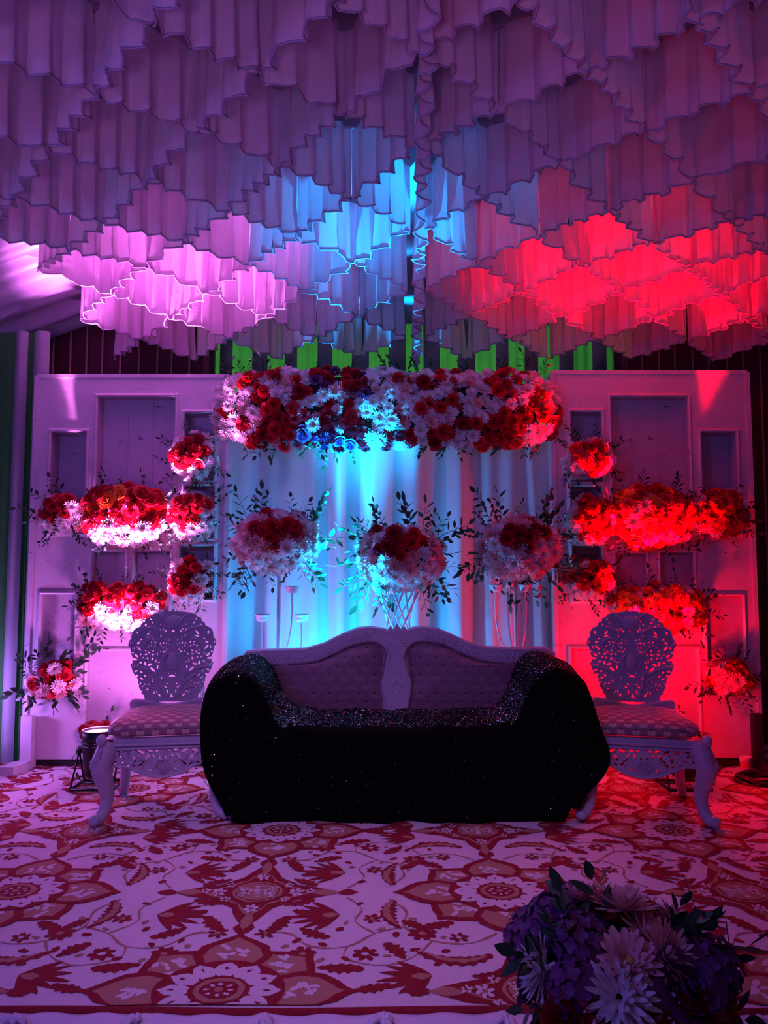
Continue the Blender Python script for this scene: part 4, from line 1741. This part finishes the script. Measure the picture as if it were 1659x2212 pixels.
def arrangement(name, label, cat, rect, Y, n, pick, size=(.036, .052), sprays=14, depth=.13, sq=.75, seed=1, group=None, leafset=None, spread=1.0, spray_sc=(.48, .92), front=True, updir=0.15, foam_k=.80):
    """Flowers packed over the front of a rounded block of foam that fills the pixel rectangle at distance Y."""
    rnd = random.Random(seed)
    x0, y0_, x1, y1_ = rect
    c = atY((x0 + x1) / 2, (y0_ + y1_) / 2, Y)
    hx = (atY(x1, (y0_ + y1_) / 2, Y).x - atY(x0, (y0_ + y1_) / 2, Y).x) / 2
    hz = (atY(x0, y0_, Y).z - atY(x0, y1_, Y).z) / 2
    t = thing(name, label, cat, (c.x, c.y, c.z - hz), 0, group)
    ctr = Vector((0, 0, hz))
    rad = sum(size) / 2
    ax, ay, az = max(.02, hx - rad * .7), depth, max(.02, hz - rad * .7)
    m = MB()
    pw = 2 / sq

    def fm(d):
        return ((abs(d.x) ** pw + abs(d.z) ** pw) ** (2 / pw) + d.y * d.y) ** -.5 * (1.0 + .03 * sin(d.x * 19 + d.z * 23))
    m.ball(ctr, (ax * foam_k, ay * foam_k, az * foam_k), 32, 20, fn=fm)
    m.build('foam_block', M['foam'], t)
    # best-candidate sampling keeps the heads spread evenly
    placed = []
    for k in range(n):
        best, bd = None, -1
        for _ in range(14):
            while True:
                u_, v_ = rnd.uniform(-1, 1), rnd.uniform(-1, 1)
                rr_ = (abs(u_) ** pw + abs(v_) ** pw) ** (1 / pw)
                if rr_ <= 1:
                    break
            yy_ = -sqrt(max(0, 1 - rr_ ** 2.6))
            if not front and rnd.random() < .45:
                yy_ = -yy_
            d = Vector((u_, yy_, v_))
            p = Vector((ax * u_, ay * yy_, az * v_))
            q = min([(p - o).length for o in placed] or [9])
            if q > bd:
                best, bd, bdir = p, q, d
        placed.append(best)
        p, d = best, bdir
        nrm = Vector((d.x / ax, d.y / ay * 1.2, d.z / az)).normalized()
        nrm = (nrm + Vector((0, -.35 if front else 0, updir)) + Vector((rnd.gauss(0, .2), rnd.gauss(0, .2), rnd.gauss(0, .2)))).normalized()
        u, v = p.x / max(ax, .01), p.z / max(az, .01)
        kind, col = pick(u, v, rnd)
        o = obj(NAMES[kind], flower_mesh(kind, col, rnd.randrange(len(KIND[kind]))), t)
        sc = rnd.uniform(*size) * (1.0 if kind != 'hydrangea' else 1.25)
        o.matrix_local = orient(nrm, rnd.uniform(0, 6.28), sc, ctr + p + nrm * rnd.uniform(-.016, .026))
    for k in range(sprays):
        a = 2 * pi * (k + rnd.uniform(0, 1)) / sprays
        d = Vector((cos(a), rnd.uniform(-.55, .02), sin(a)))
        p = Vector((ax * .82 * math.copysign(abs(d.x) ** .6, d.x), ay * d.y * .8, az * .82 * math.copysign(abs(d.z) ** .6, d.z)))
        dirv = Vector((d.x * .8 / max(ax, .05), d.y * 1.5 - .3, d.z * .8 / max(az, .05))).normalized()
        dirv = (dirv + Vector((rnd.gauss(0, .3), rnd.gauss(0, .15), rnd.gauss(0, .3)))).normalized()
        if dirv.y > .1:
            dirv.y = -.05
        ls = leafset or SPRAYS
        o = obj('leaf_spray', ls[rnd.randrange(len(ls))], t)
        o.matrix_local = orient(dirv, rnd.uniform(0, 6.28), rnd.uniform(*spray_sc) * spread, ctr + p)
    return t


def mix(opts):
    def f(u, v, rnd):
        r = rnd.random() * sum(o[0] for o in opts)
        for o in opts:
            r -= o[0]
            if r <= 0:
                return o[1], o[2]
        return opts[-1][1], opts[-1][2]
    return f


reds = mix([(4, 'dahlia', 'fl_red'), (3, 'rose', 'fl_red'), (1, 'dahlia', 'fl_deep')])
roses = mix([(5, 'rose', 'fl_red'), (1, 'dahlia', 'fl_red'), (1, 'rose', 'fl_orange')])
whites = mix([(5, 'mum', 'fl_white'), (1, 'spider', 'fl_white'), (1, 'mum', 'fl_pink')])
pinks = mix([(3, 'mum', 'fl_pink'), (4, 'mum', 'fl_white'), (1, 'spider', 'fl_pink')])


def core(cut=.55, zc=.0, inner=reds, outer=whites, wx=1.0):
    def f(u, v, rnd):
        d = sqrt((u * wx) ** 2 + (v - zc) ** 2) + rnd.gauss(0, .12)
        return inner(u, v, rnd) if d < cut else outer(u, v, rnd)
    return f


def topred(cut=-.25, inner=reds, outer=whites):
    def f(u, v, rnd):
        return inner(u, v, rnd) if v + rnd.gauss(0, .18) > cut else outer(u, v, rnd)
    return f


# the long floral header across the top of the curtain
PATCH = random.Random(5)
patches = [(PATCH.uniform(-1, 1), PATCH.uniform(-1, 1), PATCH.choice(('w', 'w', 'w', 'r', 'r', 'p'))) for _ in range(90)]


def header_pick(u, v, rnd):
    b_ = min(patches, key=lambda p: ((p[0] - u) * 4.2) ** 2 + (p[1] - v) ** 2)
    c_ = b_[2]
    if rnd.random() < .12:
        c_ = 'w' if c_ != 'w' else 'r'
    if abs(u) > .93:
        c_ = 'w' if rnd.random() < .8 else 'r'
    if c_ == 'p' and abs(u) > .55:
        c_ = 'r'
    if c_ == 'w':
        return whites(u, v, rnd)
    if c_ == 'p':
        return rnd.choice((('rose', 'fl_plum'), ('dahlia', 'fl_plum'), ('dahlia', 'fl_deep'), ('rose', 'fl_deep')))
    return reds(u, v, rnd)


hd = arrangement('floral_header', 'long header of white, red and plum flowers across the top of the curtain', 'flower garland', (458, 798, 1213, 972), 4.86, 300, header_pick, (.036, .054), 0, .17, .36, seed=3, foam_k=.9)
hc = hd.location
rnd = random.Random(41)
for k in range(44):
    up = k % 2 == 0
    x = rnd.uniform(-1.08, 1.08)
    z = (.47 if up else .06)
    o = obj('leaf_spray', SPRAYS[rnd.randrange(6)], hd)
    dv = Vector((rnd.uniform(-.9, .9), rnd.uniform(-.4, -.05), 1 if up else -.8)).normalized()
    o.matrix_local = orient(dv, rnd.uniform(0, 6), rnd.uniform(.5, .85) * (1.0 if up else 1.15), Vector((x, rnd.uniform(-.10, .0), z)))

# arrangements on the pink-lit board
arrangement('flower_arrangement', 'ball of red dahlias and white blooms high on the pink-lit board', 'flowers', (366, 935, 470, 1038), 4.86, 34, core(.72, .1), (.038, .05), 9, .13, seed=11)
arrangement('flower_arrangement', 'small red and white bunch at the outer end of the pink-lit shelf', 'flowers', (86, 1066, 186, 1158), 4.85, 32, core(.6, .25), (.036, .048), 12, .12, seed=12)
arrangement('flower_arrangement', 'wide bank of red roses over white blooms above the pink light', 'flowers', (180, 1046, 368, 1180), 4.83, 64, topred(-.45, roses, whites), (.040, .054), 19, .15, .6, seed=13)
arrangement('flower_arrangement', 'red bunch with trailing white blooms in the middle inner niche of the pink-lit board', 'flowers', (364, 1060, 466, 1168), 4.86, 36, core(.75, .1), (.036, .05), 10, .13, seed=14)
arrangement('flower_arrangement', 'red dahlia bunch on the lowest inner niche of the pink-lit board', 'flowers', (360, 1206, 468, 1300), 4.86, 32, core(.75, .25), (.036, .05), 13, .13, seed=15)
arrangement('flower_arrangement', 'low bank of red dahlias over white blooms just above a carved chair', 'flowers', (166, 1256, 362, 1362), 4.83, 52, topred(-.1), (.036, .048), 25, .14, .6, seed=16)
arrangement('flower_arrangement', 'loose bunch of pink roses and white blooms low on the pink-lit board', 'flowers', (58, 1418, 172, 1512), 4.84, 22, mix([(4, 'rose', 'fl_red'), (5, 'mum', 'fl_white'), (1, 'spider', 'fl_pink')]), (.038, .05), 16, .12, seed=17, leafset=BIGSPRAYS)
arrangement('flower_arrangement', 'small heap of dark red roses behind the pink par light', 'flowers', (172, 1556, 262, 1604), 4.86, 18, mix([(1, 'rose', 'fl_deep'), (1, 'dahlia', 'fl_deep')]), (.030, .04), 3, .06, seed=18)
# arrangements on the red-lit board
arrangement('flower_arrangement', 'ball of red dahlias with white fringe high on the red-lit board', 'flowers', (1212, 944, 1322, 1036), 4.86, 34, core(.8, .1), (.038, .05), 12, .13, seed=21)
arrangement('flower_arrangement', 'red bunch in the middle inner niche of the red-lit board', 'flowers', (1218, 1066, 1322, 1180), 4.86, 38, core(.85, .1), (.036, .05), 12, .13, seed=22)
arrangement('flower_arrangement', 'wide bank of red roses with hot spots coloured orange above the red light', 'flowers', (1316, 1050, 1494, 1182), 4.83, 64, topred(-.7, mix([(4, 'rose', 'fl_red'), (2, 'dahlia', 'fl_red'), (2, 'rose', 'fl_orange'), (2, 'mum', 'fl_pink')]), mix([(2, 'rose', 'fl_orange'), (2, 'mum', 'fl_pink')])), (.040, .054), 18, .15, .6, seed=23)
arrangement('flower_arrangement', 'red dahlia bunch at the outer end of the red-lit shelf', 'flowers', (1486, 1056, 1612, 1166), 4.85, 40, core(.95, .1, reds, pinks), (.038, .05), 13, .12, seed=24)
arrangement('flower_arrangement', 'red bunch on the lowest inner niche of the red-lit board', 'flowers', (1216, 1210, 1322, 1300), 4.86, 32, core(.8, .2), (.036, .05), 12, .13, seed=25)
arrangement('flower_arrangement', 'low bank of red blooms with hot spots coloured orange just above the red-lit carved chair', 'flowers', (1316, 1262, 1522, 1366), 4.83, 58, mix([(5, 'dahlia', 'fl_red'), (2, 'mum', 'fl_orange'), (3, 'mum', 'fl_pink'), (1, 'rose', 'fl_red')]), (.036, .05), 21, .14, .6, seed=26)
arrangement('flower_arrangement', 'loose bunch of pink chrysanthemums low at the outer edge of the red-lit board', 'flowers', (1520, 1420, 1618, 1500), 4.84, 22, mix([(3, 'spider', 'fl_pink'), (3, 'dahlia', 'fl_red')]), (.040, .052), 15, .12, seed=27)
arrangement('flower_arrangement', 'small heap of dark red blooms on the bottom ledge of the red-lit board', 'flowers', (1462, 1562, 1506, 1594), 4.86, 10, mix([(1, 'rose', 'fl_deep')]), (.026, .034), 3, .05, seed=28)

# three bouquets on stands behind the sofa
GRP = 'bouquets on stands behind the sofa'
BYB = 4.64
arrangement('stand_bouquet', 'round bouquet of pale blooms with red middle beside the pink-lit board', 'bouquet', (502, 1102, 698, 1240), BYB, 68, core(.42, .35, mix([(1, 'dahlia', 'fl_red')]), pinks, .8), (.042, .060), 25, .20, 1.0, seed=31, group=GRP, spread=1.5)
arrangement('stand_bouquet', 'round bouquet of pale blooms lit blue from below on the lattice stand', 'bouquet', (770, 1130, 965, 1282), BYB, 68, core(.42, .45, mix([(1, 'dahlia', 'fl_deep'), (1, 'dahlia', 'fl_red')]), pinks, .8), (.042, .060), 30, .20, 1.0, seed=32, group=GRP, spread=1.5)
arrangement('stand_bouquet', 'round bouquet of pale blooms with deep red middle beside the red-lit board', 'bouquet', (1022, 1110, 1210, 1256), BYB, 68, core(.45, .35, mix([(1, 'dahlia', 'fl_deep'), (1, 'dahlia', 'fl_red')]), pinks, .8), (.042, .060), 27, .20, 1.0, seed=33, group=GRP, spread=1.5)


# ------------------------------------------------------------------ stands
def cup_stand(label, pole_px, cups, Y):
    px, top = pole_px
    p = atY(px, top, Y)
    t = thing('candle_stand', label, 'flower stand', (p.x, Y, 0))
    m = MB()
    m.tube([(0, 0, 0.0), (0, 0, p.z)], .012, 10)
    m.build('pole', M['whitemetal'], t)
    m = MB()
    m.lathe([(.0, .0), (.15, .0), (.15, .012), (.03, .02), (.0, .02)], 24)
    m.build('base', M['whitemetal'], t)
    m = MB()
    m.lathe([(.0, .0), (.05, .0), (.06, .02), (.0, .02)], 16, (0, 0, p.z - .015))
    m.build('plate', M['whitemetal'], t)
    for cx_, cy_, root in cups:
        q = atY(cx_, cy_, Y)
        dx, z = q.x - p.x, q.z
        m = MB()
        m.tube(smooth_line([(dx, -.02, z), (dx, -.02, z - .16), (dx * .75, -.02, z - .30), (dx * .15, -.01, z - root), (0, 0, z - root - .08)], 6), .006, 6)
        a = m.build('arm', M['whitemetal'], t)
        m = MB()
        m.lathe([(.0, -.004), (.030, -.004), (.036, .012), (.041, .030), (.045, .032), (.045, .038), (.038, .038), (.034, .012), (.0, .010)], 18, (dx, -.02, z))
        m.build('cup', M['whitemetal'], a)


cup_stand('white stand with three candle cups under the bouquet beside the pink-lit board', (603, 1225, ), [(568, 1340, .34), (632, 1279, .46), (652, 1340, .34)], BYB)
cup_stand('white stand with curved cup arms under the bouquet beside the red-lit board', (1113, 1230), [(1070, 1276, .40), (1133, 1276, .40), (1096, 1268, .44)], BYB)
p = atY(860, 1240, BYB)
t = thing('lattice_stand', 'white crossed rod lattice stand under the blue-lit bouquet', 'flower stand', (p.x, BYB, 0))
HT = p.z / 2
for tier in range(2):
    for k in range(5):
        for s in (-1, 1):
            a = 2 * pi * k / 5 + .3
            a2 = a + s * 2.3
            A = Vector((.165 * cos(a), .165 * sin(a), HT * tier + .01))
            B = Vector((.165 * cos(a2), .165 * sin(a2), HT * (tier + 1) - .005))
            m = MB()
            m.tube([A, A.lerp(B, .5), B], .0065, 6)
            m.build('rod', M['whitemetal'], t)
for z, r_ in ((.010, .165), (HT, .165), (p.z - .010, .165)):
    m = MB()
    m.tube([(r_ * cos(2 * pi * k / 28), r_ * sin(2 * pi * k / 28), z) for k in range(29)], .009, 6)
    m.build('ring', M['whitemetal'], t)

# ------------------------------------------------------------------ foreground bouquet on a pedestal in front of the stage
FB = atY(1330, 2075, 1.42)


def fg_pick(u, v, rnd):
    if v > .46:
        if u < -.40:
            return 'hydrangea', 'fl_plum'
        return ('mum', 'fl_pink') if rnd.random() < .75 else ('spider', 'fl_pink')
    if v > .02 and u < .12:
        return rnd.choice((('spider', 'fl_white'), ('spider', 'fl_white'), ('hydrangea', 'fl_plum')))
    return rnd.choice((('dahlia', 'fl_deep'), ('dahlia', 'fl_deep'), ('dahlia', 'fl_deep'), ('rose', 'fl_plum'), ('hydrangea', 'fl_plum')))


arrangement('foreground_bouquet', 'large dim bouquet of pink, lilac and red blooms in front of the stage edge', 'bouquet', (1128, 1925, 1550, 2290), 1.42, 58, fg_pick, (.046, .060), 24, .15, 1.0, seed=52, leafset=BIGSPRAYS, front=False, spray_sc=(.4, .62), foam_k=.72, updir=.1)
base_z = atY(1330, 2290, 1.42).z
t = thing('flower_pedestal', 'dark pedestal holding the large bouquet in front of the stage', 'pedestal', (FB.x, 1.42, -.60))
m = MB()
m.lathe([(.0, .0), (.16, .0), (.16, .03), (.05, .06), (.035, .12), (.03, .5), (.035, base_z + .60 - .1), (.09, base_z + .60 - .02), (.10, base_z + .60 + .02), (.0, base_z + .60 + .02)], 24)
m.build('column', M['blackwood'], t)

# ------------------------------------------------------------------ cable coil, paper cup, loose cable, fallen petals
p = atZ(1648, 1690)
t = thing('cable_coil', 'coil of black cable lying on the carpet by the black strut', 'cable', (p.x, p.y, 0))
rk = random.Random(77)
for k in range(9):
    m = MB()
    r0 = rk.uniform(.10, .155)
    ox_, oy_ = rk.uniform(-.015, .015), rk.uniform(-.015, .015)
    zb = .008 + .012 * (k // 3)
    pts = [(ox_ + r0 * cos(2 * pi * q / 36) * 1.0, oy_ + r0 * .85 * sin(2 * pi * q / 36), zb + .006 * sin(q * .7 + k)) for q in range(37)]
    m.tube(pts, .0065, 6)
    m.build('cable_loop', M['rubber'], t)
p = atZ(1611, 1668)
t = thing('paper_cup', 'pale paper cup standing beside the cable coil', 'cup', (p.x, p.y, 0))
m = MB()
m.lathe([(.0, .0), (.026, .0), (.035, .088), (.037, .092), (.035, .094), (.032, .088), (.024, .006), (.0, .006)], 22)
m.build('cup_wall', M['cup'], t)
m = MB()
m.lathe([(.0295, .030), (.0332, .066)], 22)
m.build('print_band', M['cup_print'], t)
a, b_ = atZ(1508, 1662), atZ(1600, 1655)
t = thing('loose_cable', 'thin black cable lying on the carpet behind the red-lit chair', 'cable', (a.x, a.y, 0))
m = MB()
m.tube(smooth_line([(-.22, .02, .006), (-.05, .0, .006), (.03, -.06, .006), (.09, -.07, .006), (.15, .02, .006), (.24, .08, .006)], 8), .006, 6)
m.build('cable', M['rubber'], t)
for k, (px, py, wh) in enumerate(((655, 1800, 'in front of the sofa'), (585, 1700, ''), (330, 1702, 'under the pink-lit chair'), (1352, 1704, 'under the red-lit chair'))):
    if not wh:
        continue
    p = atZ(px, py)
    m = MB()
    petal_strip(m, Vector((0, 0, .002)), Vector((1, .3, 0)), ZUP, .022, .011, .2)
    tag(m.build('fallen_petal', M['fl_deep'], None, True, p), 'dark fallen petal on the carpet ' + wh, 'petal')
